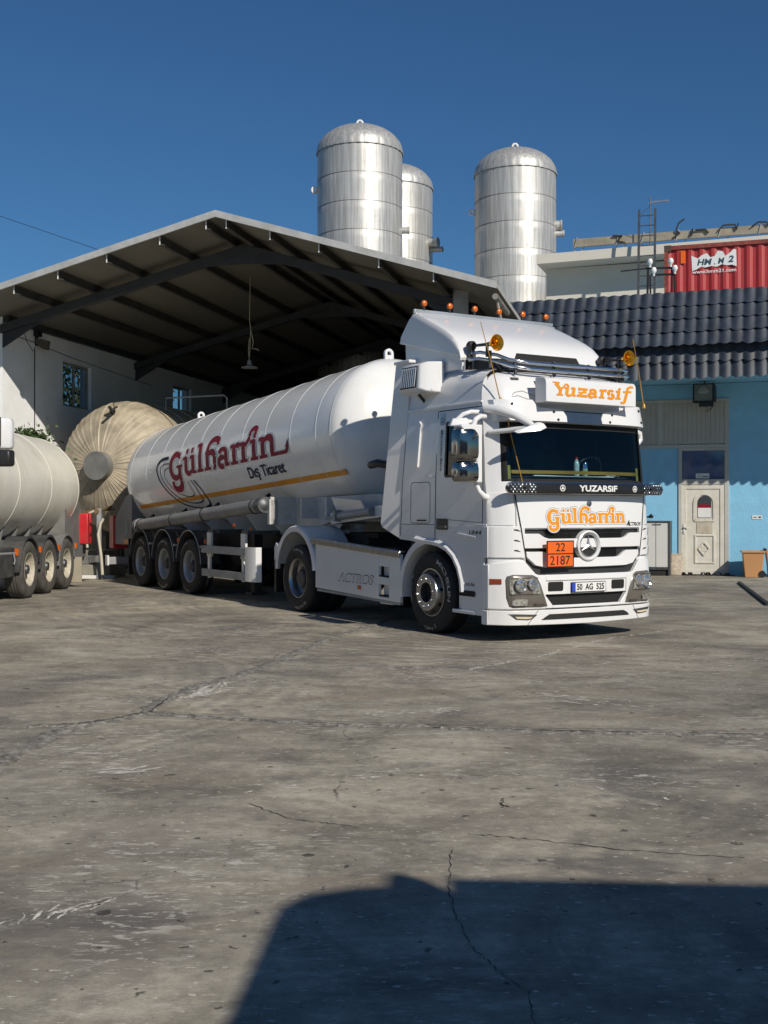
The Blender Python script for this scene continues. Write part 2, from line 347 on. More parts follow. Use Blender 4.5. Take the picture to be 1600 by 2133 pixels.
def wheel(parent, X, Y, s, style, R=.505, name='wheel', rub=None, rimm=None, lettering=None):
    """s = -1 outer face towards -Y"""
    wh = part(name, parent); wh.location = (X, Y, R); k = R / .505
    o = lambda prof: [(r * k, -s * h) for r, h in prof]
    tp = [(.288, .03), (.30, .012), (.34, -.002), (.40, -.012), (.45, -.004), (.485, .016), (.500, .035), (.505, .055)]
    for g in (.105, .155, .205): tp += [(.505, g - .009), (.490, g - .007), (.490, g + .007), (.505, g + .009)]
    tp += [(.505, .255), (.498, .28), (.47, .30), (.40, .31), (.30, .30), (.288, .285)]
    MB().lathe(o(tp), n=72).build('tyre', rub or RUBBER, wh, 28)
    rm = rimm or STEEL
    if style == 'front':
        MB().lathe(o([(.290, .03), (.296, .008), (.286, .006), (.274, .03), (.264, .055), (.258, .045), (.248, .012), (.234, -.045), (.228, -.062), (.218, -.066)]), n=64).build('rim', rm, wh, 25)
        h = MB().lathe(o([(.218, -.066), (.212, -.07), (.132, -.068), (.126, -.066), (.122, -.04), (.118, .02), (.0, .02)]), n=48)
        h.build('hub', STEEL, wh, 25)
        n = MB()
        for i in range(10):
            a = 2 * pi * i / 10 + .15; x, z = .172 * k * cos(a), .172 * k * sin(a)
            n.lathe([(.0, s * .098), (.012, s * .098), (.017, s * .09), (.018, s * .068)], (x, 0, z), n=10)
        n.build('wheel_nuts', CHROME, wh, 40)
        c = MB(); c.lathe(o([(0, .012), (.116, .012)]), n=32)
        for i in range(8):
            a = 2 * pi * i / 8 + .2; r = .247
            p = Vector((r * cos(a) * k, -s * .004, r * sin(a) * k)); u = Vector((-sin(a), 0, cos(a))); nrm = Vector((cos(a) * .93, s * .36, sin(a) * .93)).normalized(); v = u.cross(nrm)
            c.add([p + nrm * .005 + u * .026 * cos(b) + v * .022 * sin(b) for b in [2 * pi * j / 12 for j in range(12)]], [tuple(range(12))])
        c.build('hand_holes', SEAM, wh, 0)
    else:
        MB().lathe(o([(.290, .03), (.296, .008), (.284, .008), (.270, .03), (.263, .06), (.257, .13), (.245, .150), (.232, .152), (.195, .16), (.178, .155)]), n=56).build('rim', rm, wh, 25)
        if style == 'drive':
            MB().lathe(o([(.178, .155), (.174, .12), (.165, .11), (.14, .112), (.132, .10), (.128, .06), (.11, .045), (.0, .04)]), n=40).build('hub', STEELD, wh, 25)
        else:
            MB().lathe(o([(.178, .155), (.15, .15), (.09, .145), (.085, .05), (.075, .03), (.03, .02), (.0, .02)]), n=32).build('hub', STEELD, wh, 25)
        n = MB()
        for i in range(10):
            a = 2 * pi * i / 10; x, z = .168 * k * cos(a), .168 * k * sin(a)
            n.lathe([(.0, -s * .115), (.012, -s * .115), (.015, -s * .125), (.016, -s * .155)], (x, 0, z), n=8)
        n.build('wheel_nuts', STEELD if style != 'ivory' else DUSTG, wh, 40)
    if lettering:
        m = MB()
        for body, a0, a1, r, hgt, bold in lettering:
            if body:
                vs, fs = fit_text(body, 0, 1, 0, 1, bold=bold)
                m.add([(lambda a, rr: (rr * k * cos(a), s * (.014 if rr < .43 else .012 - (rr - .43) * .16), rr * k * sin(a)))(radians(a0 + (a1 - a0) * u), r + hgt * v) for u, v in vs], fs)
            else:
                rnd = random.Random(int(a0 * 7 + r * 1000)); a = a0
                while a < a1:
                    da = rnd.uniform(2.2, 4.2); wa = da * rnd.uniform(.35, .7)
                    r0 = r + hgt * rnd.uniform(0, .35); r1 = r + hgt * rnd.uniform(.6, 1.)
                    A, B = radians(a), radians(a + wa)
                    P = lambda q, rr: (rr * k * cos(q), s * (.0145 if rr < .43 else .0145 - (rr - .43) * .2), rr * k * sin(q))
                    m.add([P(A, r0), P(B, r0), P(B + .01, r1), P(A + .01, r1)], [(0, 1, 2, 3)])
                    a += da
        m.build('sidewall_lettering', SMUDGE, wh, 0)
    return wh

def build_cab_shell(tr):
    FY = [0, .2, .4, .58, .72, .82, .90, .955, 1.0]          # front columns (fraction of half width)
    SX = [1.12, 1.02, .66, .34, .16, -.2, -.45]
    ZR = [1.30, 1.5, 1.72, 1.85, 1.93, 2.2, 2.54, 2.58, 2.75, 2.9, 3.0, 3.08, 3.14, 3.18]
    def ring(z, inset=0.):
        wz = hw(z); P = []
        up = max(0, z - 2.95) / .23
        for t in FY:
            x = lerp(XC, z) - .16 * t ** 2.6 - .14 * max(0, (t - .8) / .2) ** 2
            P.append((x - inset, -(wz - inset) * t, z + (max(0, 1.0 - x) * .09 * up)))
        x1 = P[-1][0]
        rear = -.66 + .16 * (z - 1.3) / 1.9
        for x in SX:
            xx = min(x, x1 - .012 * (1.2 - x) * 10 if x > 1.05 else x)
            P.append((xx, -(wz - inset), z + max(0, 1.0 - xx) * .09 * up))
        for f in (1, .55, 0): P.append((rear + inset, -(wz - inset) * f, z + max(0, 1.0 - rear) * .09 * up))
        return P
    nF = len(FY); iA, iB = nF + 1, nF + 3                       # window columns 1.02 .. .34
    def shell(inset):
        m = MB(); R = [ring(z, inset) for z in ZR]; n = len(R[0]); o = 0
        for sgn in (1, -1):
            base = len(m.v)
            for r in R: m.v += [(x, y * sgn, z) for x, y, z in r]
            for i in range(len(ZR) - 1):
                for k in range(n - 1):
                    if k < 6 and 3 <= i < 6: continue            # windscreen
                    if iA <= k < iB and 4 <= i < 7 - 0: continue # side window
                    f = (base + i * n + k, base + i * n + k + 1, base + (i + 1) * n + k + 1, base + (i + 1) * n + k)
                    m.f.append(f if sgn > 0 else f[::-1])
        top = len(ZR) - 1; half = len(ZR) * n
        for k in range(n - 1):                                   # roof
            a, b = top * n + k, top * n + k + 1
            m.f.append((a, b, half + b, half + a)) if k else m.f.append((a, b, half + b))
        for k in range(n - 1):                                   # floor
            a, b = k, k + 1
            m.f.append((a, half + a, half + b, b)) if k else m.f.append((a, half + b, b))
        return m
    shell(0).build('cab_body', PAINT, tr, 32, weld=True)
    shell(.05).build('cab_lining', LINEN, tr, 32, weld=True)
    # glazing
    ys = fr_(-.90, .90, 16)
    g = MB()
    G = lambda o: [[(front(f * hw(z), z) + o, f * hw(z), z) for z in fr_(1.85, 2.54, 6)] for f in ys]
    g.slab(G(-.012), G(-.018)); ws = g.build('windscreen', GLASS, tr, 60)
    b = MB()                                                     # black ceramic border and rubber
    for f0, f1 in ((-.905, -.86), (.86, .905)):
        strip(b, [f0 * 1.2, f1 * 1.2], K(1.85), K(2.54), -.004, .006, 6)
    strip(b, [f * 1.2 for f in fr_(-.905, .905, 16)], K(2.475), K(2.54), -.004, .006, 2)
    strip(b, [f * 1.2 for f in fr_(-.905, .905, 16)], K(1.85), K(1.88), -.004, .006, 2)
    b.build('windscreen_border', SEAM, tr, 60)
    for s in (-1, 1):
        g = MB(); g.slab([[side_fn(s, -.014)(X, z) for z in fr_(1.93, 2.58, 3)] for X in fr_(.34, 1.02, 3)], [[side_fn(s, -.019)(X, z) for z in fr_(1.93, 2.58, 3)] for X in fr_(.34, 1.02, 3)])
        g.build('side_window', GLASSD, tr, 60)
        fr = MB(); side_ribbon(fr, [(.34, 1.93), (1.02, 1.93)], .03, s); side_ribbon(fr, [(.34, 2.58), (1.02, 2.58)], .03, s)
        side_ribbon(fr, [(.34, 1.93), (.34, 2.58)], .03, s); side_ribbon(fr, [(1.02, 1.93), (1.02, 2.58)], .035, s)
        fr.build('window_seal', BLACKP, tr, 0)

def rounded(x0, x1, z0, z1, r, n=4):
    P = []
    for cx, cz, a in ((x1 - r, z1 - r, 0), (x0 + r, z1 - r, 90), (x0 + r, z0 + r, 180), (x1 - r, z0 + r, 270)):
        P += [(cx + r * cos(radians(a + 90 * i / n)), cz + r * sin(radians(a + 90 * i / n))) for i in range(n + 1)]
    return P
def star(mb, fn, r, wd=.16, ring=.10, base=0.):
    """three pointed star in a ring; fn(u,v,d)"""
    for i in range(3):
        a = radians(90 + 120 * i); p = (r * .93 * cos(a), r * .93 * sin(a)); q = (-sin(a) * r * wd, cos(a) * r * wd)
        mb.add([fn(p[0], p[1], base), fn(q[0], q[1], base), fn(0, 0, base + r * .12), fn(-q[0], -q[1], base), fn(0, 0, base - .001)], [(0, 1, 2), (0, 2, 3), (1, 4, 2), (3, 2, 4)])
    vs, fs = ribbon(arc(0, 0, r, r, 0, 360, 32), r * ring); mb.add([fn(u, v, base + r * .05) for u, v in vs], fs)

def build_tractor():
    tr = thing('tractor_truck', 'white tractor truck with orange roof lamps, coupled to the gleaming white tank trailer', 'truck', (1.607, 14.892, 0), TRZ)
    build_cab_shell(tr)
    FF = lambda off: (lambda u, v, d=0.: (front(u, v) + off + d, u, v))
    # ---- front: hood, grille, corners
    m = MB(); strip(m, fr_(-.985, .985, 20), lambda y: 1.312, lambda y: 1.70, .022, .03, 4); hood = m.build('front_flap', PAINT, tr, 40, bevel=.006)
    m = MB(); strip(m, fr_(-.93, .93, 18), K(.74), K(1.34), -.03, .02, 4); m.build('grille', GRILLE, tr, 40)
    a = pw((0, 1.19), (.60, 1.19), (.70, 1.25), (1.2, 1.252)); a0 = pw((0, 1.082), (1.2, 1.082))
    m = MB(); strip(m, fr_(-.91, .91, 26), a0, a, .022, .05, 2); m.build('grille_bar', PAINT, tr, 40, bevel=.006)
    b1 = pw((0, .965), (.50, .965), (.62, 1.042), (1.2, 1.044)); b0 = pw((0, .855), (.62, .86), (.75, .885), (.86, .985), (1.2, .99))
    m = MB(); strip(m, fr_(-.865, .865, 30), b0, b1, .024, .05, 2); m.build('grille_bar', PAINT, tr, 40, bevel=.006)
    sl = MB()
    for i in range(70):
        y = -.60 + 1.2 * i / 69
        for z0, z1, lim in ((1.255, 1.305, .62), (1.195, 1.25, .60), (.97, 1.075, .50)):
            if abs(y) < lim: sl.box(front(y, z0) - .028, front(y, z0) - .018, y - .003, y + .003, z0, z1)
    sl.build('grille_ribs', BLACKP, tr, 0)
    for s in (-1, 1):
        m = MB(); ysn = [s * y for y in fr_(.885, 1.238, 7)]
        strip(m, ysn, lambda y: .975 if abs(y) > .9 else .965, lambda y: 1.335, .026, .05, 3)
        x1 = front(1.238, 1.1) + .026
        m.box(1.13, x1, min(s * 1.20, s * 1.246), max(s * 1.20, s * 1.246), .975, 1.335); m.build('corner_deflector', PAINT, tr, 40, bevel=.008)
        v = MB()
        for z in (1.29, 1.17, 1.055):
            v = MB(); pts = [(s * .94, z - .012), (s * .985, z + .012), (s * 1.02, z + .012), (s * 1.02, z + .002), (s * .985, z - .004)]
            v.prism(pts, FF(.02), 0, .012)
            if s > 0: v.prism([(1.08, z - .075), (1.19, z - .05), (1.19, z + .02), (1.12, z + .02)], FF(.02), 0, .012)
            v.build('air_slot', SEAM, tr, 0)
        m = MB(); strip(m, [s * y for y in fr_(.86, 1.225, 7)], K(.85), K(1.0), -.01, .02, 1); m.build('corner_filler', PAINT, tr, 40)
        m = MB(); vs, fs = ribbon([(s * 1.0, 1.71), (s * .935, 1.31), (s * .90, 1.1), (s * .872, .965)], .014); m.add([FF(.030)(u, v) for u, v in vs], fs); m.build('flap_seam', SEAM, tr, 0)
        # pillars under the windscreen
        m = MB(); strip(m, [s * y for y in fr_(1.0, 1.232, 6)], K(1.345), K(1.72), .012, .03, 3); m.build('corner_panel', PAINT, tr, 40, bevel=.006)
    # ring and star
    rg = MB(); rg.lathe([(.135, .0), (.14, .035), (.16, .055), (.178, .045), (.182, -.02)], (1.515, 0, 1.107), 'X', 48); rg.build('emblem_ring', PAINT, tr, 40)
    em = MB(); em.lathe([(0, 0), (.138, 0)], (1.525, 0, 1.107), 'X', 40); em.build('emblem_mesh', GRILLE, tr, 0)
    st = MB(); star(st, lambda u, v, d=0.: (1.545 + d, u, v + 1.107), .130, .19, .07); st.build('star_emblem', STARM, tr, 0)
    # round badge above the lettering
    m = MB(); m.lathe([(.0, .008), (.028, .008), (.036, .004), (.037, -.01)], (front(0, 1.6) + .026, 0.03, 1.60), 'X', 24); m.build('hood_badge', STEELD, tr, 40)
    m = MB(); star(m, lambda u, v, d=0.: (front(0, 1.6) + .036 + d * .2, u + .03, v + 1.60), .026); m.build('hood_badge_star', CHROME, tr, 0)
    # orange name on the flap
    stv, L = word(['G', 'U', 'l', 'h', 'a', 'q', 'R', 'i', 'n'], .0)
    su = 1.20 / (L - .1); sv = .112
    s2 = scale_strokes(stv, su, sv, -.585, 1.372)
    for nm, mat, gr, base in (('lettering_outline', ORLINE, .019, .023), ('lettering_halo', ORSTR, .0135, .0245), ('company_lettering', ORLET, .002, .0265)):
        if nm == 'lettering_halo': continue
        m = MB(); strokes_to(m, s2, lambda u, v, d=0.: FF(base)(u, v, d), gr, 0, .00003); m.build(nm, mat, tr, 0)
    m = MB(); strokes_to(m, s2, lambda u, v, d=0.: FF(.0245)(u, v, d), .0125, 0, .00003); m.build('lettering_halo', WHITEL, tr, 0)
    vs, fs = fit_text('ACTROS', .635, .915, 1.335, 1.378, bold=.02, shear=.3)
    m = MB(); m.add([FF(.026)(u, v) for u, v in vs], fs); vs, fs = fit_text('A', .635, .70, 1.335, 1.400, bold=.02, shear=.3); m.add([FF(.0262)(u, v) for u, v in vs], fs); m.build('model_lettering', SEAM, tr, 0)
    # orange hazard plate
    pl = part('hazard_plate', tr)
    xP = 1.585
    m = MB(); m.box(xP - .015, xP - .002, -.66, -.26, .862, 1.17); m.build('plate_sheet', ORANGE, pl, 0, bevel=.004)
    m = MB()
    for q in ((-.66, -.26, 1.158, 1.17), (-.66, -.26, .862, .874), (-.66, -.648, .874, 1.158), (-.272, -.26, .874, 1.158), (-.648, -.272, 1.012, 1.024)): m.box(xP - .001, xP + .001, *q)
    vs, fs = fit_text('22', -.53, -.39, 1.048, 1.142, bold=.004); m.add([(xP + .0005, u, v) for u, v in vs], fs)
    vs, fs = fit_text('2187', -.615, -.315, .89, .995, bold=.004); m.add([(xP + .0005, u, v) for u, v in vs], fs)
    m.build('plate_numbers', SEAM, pl, 0)
    m = MB(); m.box(1.50, xP - .016, -.56, -.36, .95, 1.10); m.build('plate_bracket', STEELD, pl, 0)
    # ---- bumper
    zt = pw((.0, .775), (.74, .775), (.89, .94), (1.0, .94), (1.24, .905))
    bp = part('bumper', tr)
    m = MB()
    for s in (-1, 1):
        strip(m, [s * y for y in fr_(.62, 1.242, 14)], K(.388), zt, .02, .06, 5)
        strip(m, [s * y for y in fr_(.52, .62, 3)], K(.388), lambda y: .42 + (abs(y) - .52) / .10 * .115, .02, .06, 1)
        x1 = front(1.242, .6) + .02
        m.box(1.13, x1, min(s * 1.19, s * 1.245), max(s * 1.19, s * 1.245), .388, .895)
    strip(m, fr_(-.62, .62, 16), K(.705), K(.775), .02, .06, 1)
    strip(m, fr_(-.52, .52, 12), K(.388), K(.42), .02, .06, 1)
    m.build('bumper_shell', PAINT, bp, 35, bevel=.009)
    m = MB(); strip(m, fr_(-.62, .62, 16), K(.548), K(.703), .004, .05, 1)
    for y in (-.30, .30): m.box(front(y, .6) + .003, front(y, .6) + .007, y - .003, y + .003, .55, .77)
    m.build('plate_recess', PAINT, bp, 35, bevel=.006)
    m = MB(); strip(m, fr_(-.62, .62, 10), K(.41), K(.55), -.05, .02, 1); strip(m, fr_(-.9, .9, 10), K(.74), K(.9), -.06, .02, 1)
    m.build('lower_grille', SEAM, bp, 0)
    for y0, y1 in ((-.585, -.375), (.375, .585)):
        m = MB(); m.prism(rounded(y0, y1, .585, .692, .02), FF(.004), 0, .008); m.build('bumper_vent', SEAM, bp, 0)
    # lip
    m = MB(); strip(m, fr_(-1.252, 1.252, 28), lambda y: .192 + .012 * abs(y), K(.374), .035, .06, 3)
    for s in (-1, 1): m.box(1.13, front(1.25, .3) + .035, min(s * 1.2, s * 1.258), max(s * 1.2, s * 1.258), .207, .374)
    m.build('bumper_lip', PAINT, bp, 35, bevel=.008)
    m = MB(); m.prism([(-.70, .255), (.66, .255), (.60, .318), (.56, .326), (-.58, .326), (-.63, .318)][::1], FF(.036), 0, .003)
    m2 = MB(); pts = [(y, .256) for y in fr_(-.70, .68, 12)] + [(y, .325) for y in fr_(.58, -.60, 12)]; strip(m2, fr_(-.68, .66, 26), pw((0, .258), (.7, .258)), pw((0, .322), (.58, .322), (.68, .262)), .0395, .012, 1); m2.build('lip_mesh', GRILLE, bp, 0)
    for s in (-1, 1):
        m = MB(); pts = [(s * y, z) for y, z in ((1.09, .335), (1.0, .335), (.74, .322), (.80, .275), (.86, .262), (1.0, .272))]; m.prism(pts, FF(.036), 0, .005); m.build('drl_housing', GREYD, bp, 0)
        m = MB(); pts = [(s * y, z) for y, z in ((1.02, .306), (.80, .298), (.83, .28), (.88, .276), (1.0, .285))]; m.prism(pts, FF(.038), 0, .008); m.build('drl_lens', WARMLED, bp, 0)
        m = MB(); vs, fs = ribbon(seg((s * .73, .376), (s * .86, .20)), .006); m.add([FF(.037)(u, v) for u, v in vs], fs); m.build('lip_seam', GREYL, bp, 0)
        # headlamp
        hl = part('headlight', tr)
        pts = [(1.115, .72), (1.10, .765), (1.04, .785), (.80, .778), (.745, .75), (.70, .67), (.60, .415), (.70, .405), (1.02, .405), (1.075, .42), (1.105, .52)]
        ctr = (.88, .60); m = MB()
        rings = []
        for f, o in ((1, .012), (1, .026), (.93, .036), (.6, .044), (.2, .046)):
            rings.append([FF(o)(s * (ctr[0] + (y - ctr[0]) * f), ctr[1] + (z - ctr[1]) * f) for y, z in pts])
        m.loft(rings, True, False, True); m.build('headlight_cover', LAMPB, hl, 40)
        m = MB()
        for (yy, zz, r) in ((.97, .665, .078), (.82, .675, .066)):
            m.lathe([(0, -.004), (r * .35, .004), (r * .4, .012), (r * .8, .002), (r, .012), (r * 1.06, .0)], (front(yy, zz) + .058, s * yy, zz), 'X', 24)
        m.prism([(s * y, z) for y, z in rounded(.89, 1.06, .432, .505, .02)], FF(.05), 0, .014)
        q = MB(); q.prism([(s * y, z) for y, z in ((1.085, .58), (1.09, .73), (1.07, .755), (.80, .75), (.765, .725), (.735, .66), (.715, .57), (.74, .555), (1.06, .555))], FF(.046), 0, .006); q.build('headlight_glass', LENSB, hl, 0)
        m.build('headlight_reflector', LENS, hl, 40)
        m = MB()
        for r0, r1 in (((.74, .56), (1.08, .56)), ((.755, .745), (1.075, .745))):
            for i in range(22):
                y = r0[0] + (r1[0] - r0[0]) * i / 21; m.box(front(y, r0[1]) + .052, front(y, r0[1]) + .056, s * y - .004, s * y + .004, r0[1] - .006, r0[1] + .006)
        m.build('headlight_ticks', GREYD, hl, 0)
        vs, fs = fit_text('Mercedes', (-.80 if s < 0 else .65), (-.65 if s < 0 else .80), .425, .45, shear=.3, bold=.004)
        m = MB(); m.add([FF(.05)(u, v) for u, v in vs], fs); m.build('headlight_script', BLACKP, hl, 0)
        m = MB(); m.prism([(s * y, z) for y, z in ((1.15, .675), (1.238, .67), (1.238, .735), (1.15, .735))], FF(.02), 0, .012); m.build('marker_reflector', MARKR, bp, 0)
    # number plate
    npl = part('number_plate', tr); xN = front(0, .62) + .022
    m = MB(); m.box(xN - .016, xN, -.265, .265, .563, .68); m.build('plate_frame', SEAM, npl, 0)
    m = MB(); m.box(xN + .0005, xN + .003, -.205, .257, .570, .673); m.build('plate_field', WHITEL, npl, 0)
    m = MB(); m.box(xN + .0005, xN + .003, -.257, -.206, .570, .673); m.build('plate_band', BLUEP, npl, 0)
    m = MB(); vs, fs = fit_text('50  AG  525', -.185, .235, .585, .66, bold=.03); m.add([(xN + .0045, u, v) for u, v in vs], fs); m.build('plate_writing', SEAM, npl, 0)
    # ---- black visor bar with the name, wipers
    vb = part('visor_bar', tr)
    def bar_fn(o): return lambda u, v, d=0.: (1.64 - .10 * abs(u / 1.2) ** 2.4 + o + d, u, v)
    m = MB(); N = 28
    zc, hh = 1.772, .062
    P = [(-1.19 + .06 * 0, 0)]
    top = [(u, zc + hh * min(1, sqrt(max(0, 1 - ((abs(u) - 1.14) / .062) ** 2)) if abs(u) > 1.14 else 1)) for u in [-1.2, -1.19, -1.17] + fr_(-1.14, 1.14, 24) + [1.17, 1.19, 1.2]]
    outer = [[bar_fn(0)(u, zc - (z - zc)), bar_fn(.012)(u, zc), bar_fn(0)(u, z)] for u, z in top]
    inner = [[bar_fn(-.03)(u, zc - (z - zc)), bar_fn(-.03)(u, zc), bar_fn(-.03)(u, z)] for u, z in top]
    m.slab(outer, inner); BARM = M('gloss_black', (.012, .012, .013), .28, var=.05, coat=.15); m.build('bar_body', BARM, vb, 50)
    m = MB()
    for sg in (-1, 1): m.tube([bar_fn(-.01)(u, zc + sg * (z - zc)) for u, z in top], .009, 6)
    m.build('bar_rim', CHROME, vb, 50)
    m = MB(); vs, fs = fit_text('YUZARSiF', -.235, .355, 1.738, 1.812, bold=.035); m.add([bar_fn(.014)(u, v) for u, v in vs], fs)
    for yy in (-.475, .655):
        vs, fs = ribbon(arc(yy, 1.775, .034, .034, 0, 360, 24), .009); m.add([bar_fn(.013)(u, v) for u, v in vs], fs)
        for i in range(3):
            aa = radians(90 + 120 * i); m.add([bar_fn(.0135)(yy + .034 * cos(aa), 1.775 + .034 * sin(aa)), bar_fn(.0135)(yy + .013 * cos(aa + 1), 1.775 + .013 * sin(aa + 1)), bar_fn(.0135)(yy, 1.775), bar_fn(.0135)(yy + .013 * cos(aa - 1), 1.775 + .013 * sin(aa - 1))], [(0, 1, 2, 3)])
    m.build('bar_lettering', WHITEL, vb, 0)
    m = MB(); rnd = random.Random(3)
    for sg in (-1, 1):
        for i in range(7):
            for j in range(4):
                u = sg * (.84 + i * .048 + (j % 2) * .024); z = zc - .042 + j * .028
                m.lathe([(0, .004), (.009, .002), (.011, 0)], bar_fn(.008)(u, z), 'X', 8)
    m.build('bar_studs', CHROME, vb, 40)
    m = MB(); m.box(1.49, 1.62, -1.0, -.94, 1.76, 1.79); m.box(1.49, 1.62, .94, 1.0, 1.76, 1.79); m.build('bar_bracket', BLACKP, vb, 0)
    for y0, y1 in ((-.75, -.1), (.25, .95)):
        m = MB(); m.tube([(1.53, y0, 1.725), (1.55, y0 + .1, 1.745), (1.545, y1 - .1, 1.735), (1.53, y1, 1.72)], .011, 6); m.tube([(1.525, y1, 1.71), (1.535, (y0 + y1) / 2, 1.705)], .012, 6); m.build('wiper', BLACKP, tr, 50)
    m = MB(); strip(m, fr_(-1.0, 1.0, 16), K(1.70), K(1.85), .004, .02, 2); m.build('wiper_tray', BLACKP, tr, 40)
    # ---- sun visor and sign
    for s in (-1, 1):
        m = MB(); ztp = pw((.27, 2.62), (.31, 2.68), (.36, 2.70), (.66, 2.715), (.72, 2.80), (1.2, 2.80))
        zb = pw((.25, 2.55), (1.2, 2.55))
        strip(m, [s * y for y in [.27, .31, .36, .45, .55, .66, .72, .8, .9, 1.0, 1.08, 1.14]], zb, ztp, .10, .02, 2)
        strip(m, [s * y for y in (1.1, 1.14)], K(2.55), K(2.80), .08, .10, 2)
        sv = m.build('sun_visor', PAINT, tr, 40, bevel=.004)
        m = MB()
        for y, z in ((.40, 2.575), (.45, 2.665), (1.0, 2.60), (.98, 2.745)): m.lathe([(0, .01), (.012, .008), (.018, 0)], (front(y, z) + .102, s * y, z), 'X', 12)
        m.build('visor_screw', BLACKP, tr, 40)
    m = MB(); strip(m, fr_(-.30, .30, 6), K(2.54), K(2.685), .085, .012, 1); m.build('visor_tint', M('smoked_visor', (.035, .05, .08), .15, var=.1, coat=.5), tr, 40)
    sg = part('roof_sign', tr)
    m = MB(); m.prism([(1.40, 2.765), (1.60, 2.765), (1.60, 2.98), (1.592, 3.02), (1.565, 3.045), (1.52, 3.055), (1.40, 3.055)], lambda u, v, d: (u, d, v), -.685, .70); m.build('sign_box', PAINT, sg, 25, bevel=.006)
    m = MB()
    for y in (-.55, 0, .55): m.bar((1.28, y, 2.80), (1.41, y, 2.80), .03, .03); m.bar((1.2, y, 3.03), (1.41, y, 3.0), .03, .03)
    m.build('sign_bracket', STEELD, sg, 0)
    st2, L2 = word(['Y', 'u', 'z', 'a', 'q', 's', 'i', 'f'], .06)
    st2 = scale_strokes(st2, 1.24 / (L2 + .1), .098, -.60, 2.845)
    m = MB(); strokes_to(m, [([(p[0] + (p[1] - 2.845) * .18, p[1]) for p in pts], wd) for pts, wd in st2], lambda u, v, d=0.: (1.6035 + d, u, v), .002, 0, .00003); m.build('sign_lettering', ORLET, sg, 0)
    m = MB(); m.tube([(1.41, -.60, 2.83), (1.36, -.70, 2.86), (1.33, -.82, 2.90), (1.31, -.92, 2.88), (1.30, -.95, 2.84)], .004, 6); m.build('sign_cable', BLACKP, sg, 50)
    # ---- roof: bull bar, spoiler, horns, lamps, antennas
    rb = part('roof_bar', tr)
    def rbpath(dz, o): return [(.62, -1.06 - o, 3.325 + dz), (.80, -1.05 - o, 3.32 + dz), (1.02, -.97 - o, 3.27 + dz), (1.15 + o, -.86, 3.21 + dz), (1.24 + o, -.6, 3.175 + dz), (1.30 + o, -.2, 3.165 + dz), (1.31 + o, .2, 3.17 + dz), (1.25 + o, .7, 3.18 + dz), (1.16 + o, .98, 3.195 + dz), (1.02, 1.08 + o, 3.21 + dz), (.80, 1.10 + o, 3.23 + dz), (.62, 1.08 + o, 3.26 + dz)]
    m = MB(); m.tube(rbpath(.0, 0), .021, 10); m.tube(rbpath(.075, -.02), .021, 10); m.build('bar_tubes', CHROME, rb, 50)
    m = MB()
    for y in (-.78, -.25, .3, .8): m.bar((1.19 - abs(y) * .12 + .06, y, 3.11), (1.17 - abs(y) * .12 + .06, y, 3.29), .03, .03)
    for X in (.7, .95): m.bar((X, -1.05 + (X - .7) * .2, 3.20), (X, -1.05 + (X - .7) * .2, 3.40), .03, .03); m.bar((X, 1.09, 3.15), (X, 1.09, 3.30), .03, .03)
    m.build('bar_post', STEELD, rb, 0)
    m = MB(); m.slab([[(X, y, 3.335 + (1 - X) * .10 - .03 * abs(y)) for y in (-.95, 0, 1.02)] for X in (.54, .98)], [[(X, y, 3.16) for y in (-.95, 0, 1.02)] for X in (.40, 1.0)]); m.build('roof_hatch_plate', BLACKP, tr, 0)
    # spoiler
    sp = part('roof_spoiler', tr)
    prof = [(-.56, 4.0), (-.53, 4.045), (-.47, 4.055), (-.2, 3.935), (.05, 3.82), (.22, 3.735), (.36, 3.65), (.46, 3.56), (.53, 3.46), (.56, 3.36)]
    W_ = lambda X, z: 1.17 - (.035 if z > 4.04 else 0)
    ysn = [-1.0, -.985, -.94, -.86, -.5, 0, .5, .86, .94, .985, 1.0]
    dz = [-.045, -.014, -.004, 0, 0, 0, 0, 0, -.004, -.014, -.045]
    def spg(o): return [[(X - .25 * abs(d) - (o if o else 0) * .5, y * 1.14, z + d * min(1, (z - 3.33) / .3) - o) for y, d in zip(ysn, dz)] for X, z in prof]
    m = MB(); G0 = spg(0)
    # cut-out at the front foot
    m.slab(G0, spg(.03)); m.build('spoiler_top', PAINT, sp, 40)
    for s in (-1, 1):
        m = MB(); bot = lambda X: 3.69 - (X + .80) * .255
        pts = [(-.83, 3.69), (-.80, 3.78), (-.60, 3.98)] + [(X - .02, z - .04) for X, z in prof[2:-1]] + [(.55, 3.37)]
        m.prism(pts, lambda u, v, d: (u, s * (1.138 + d), v), 0, -.04); m.build('spoiler_cheek', PAINT, sp, 30, bevel=.008)
        m = MB(); m.prism([(-.76, 3.70), (-.74, 3.28), (.50, 3.22), (.52, 3.40)], lambda u, v, d: (u, s * (1.09 + d), v), 0, -.03); m.build('spoiler_skirt', PAINT, sp, 30)
    m = MB(); pts = [(y, 3.40 + .07) for y in fr_(-.28, .68, 8)] + [(y, 3.375) for y in fr_(.72, -.34, 8)]
    m.prism(pts, lambda u, v, d: (.562 - (v - 3.36) * .33 + d, u, v), 0, .012); m.build('spoiler_opening', SEAM, sp, 0)
    m = MB(); m.bar((-.52, -1.12, 4.075), (-.50, 1.14, 4.075), .05, .05); m.bar((-.47, -1.12, 4.03), (-.45, 1.14, 4.03), .03, .03); m.build('lamp_rail', M('brushed_rail', (.6, .6, .58), .38, .9, var=.1), sp, 0, bevel=.008)
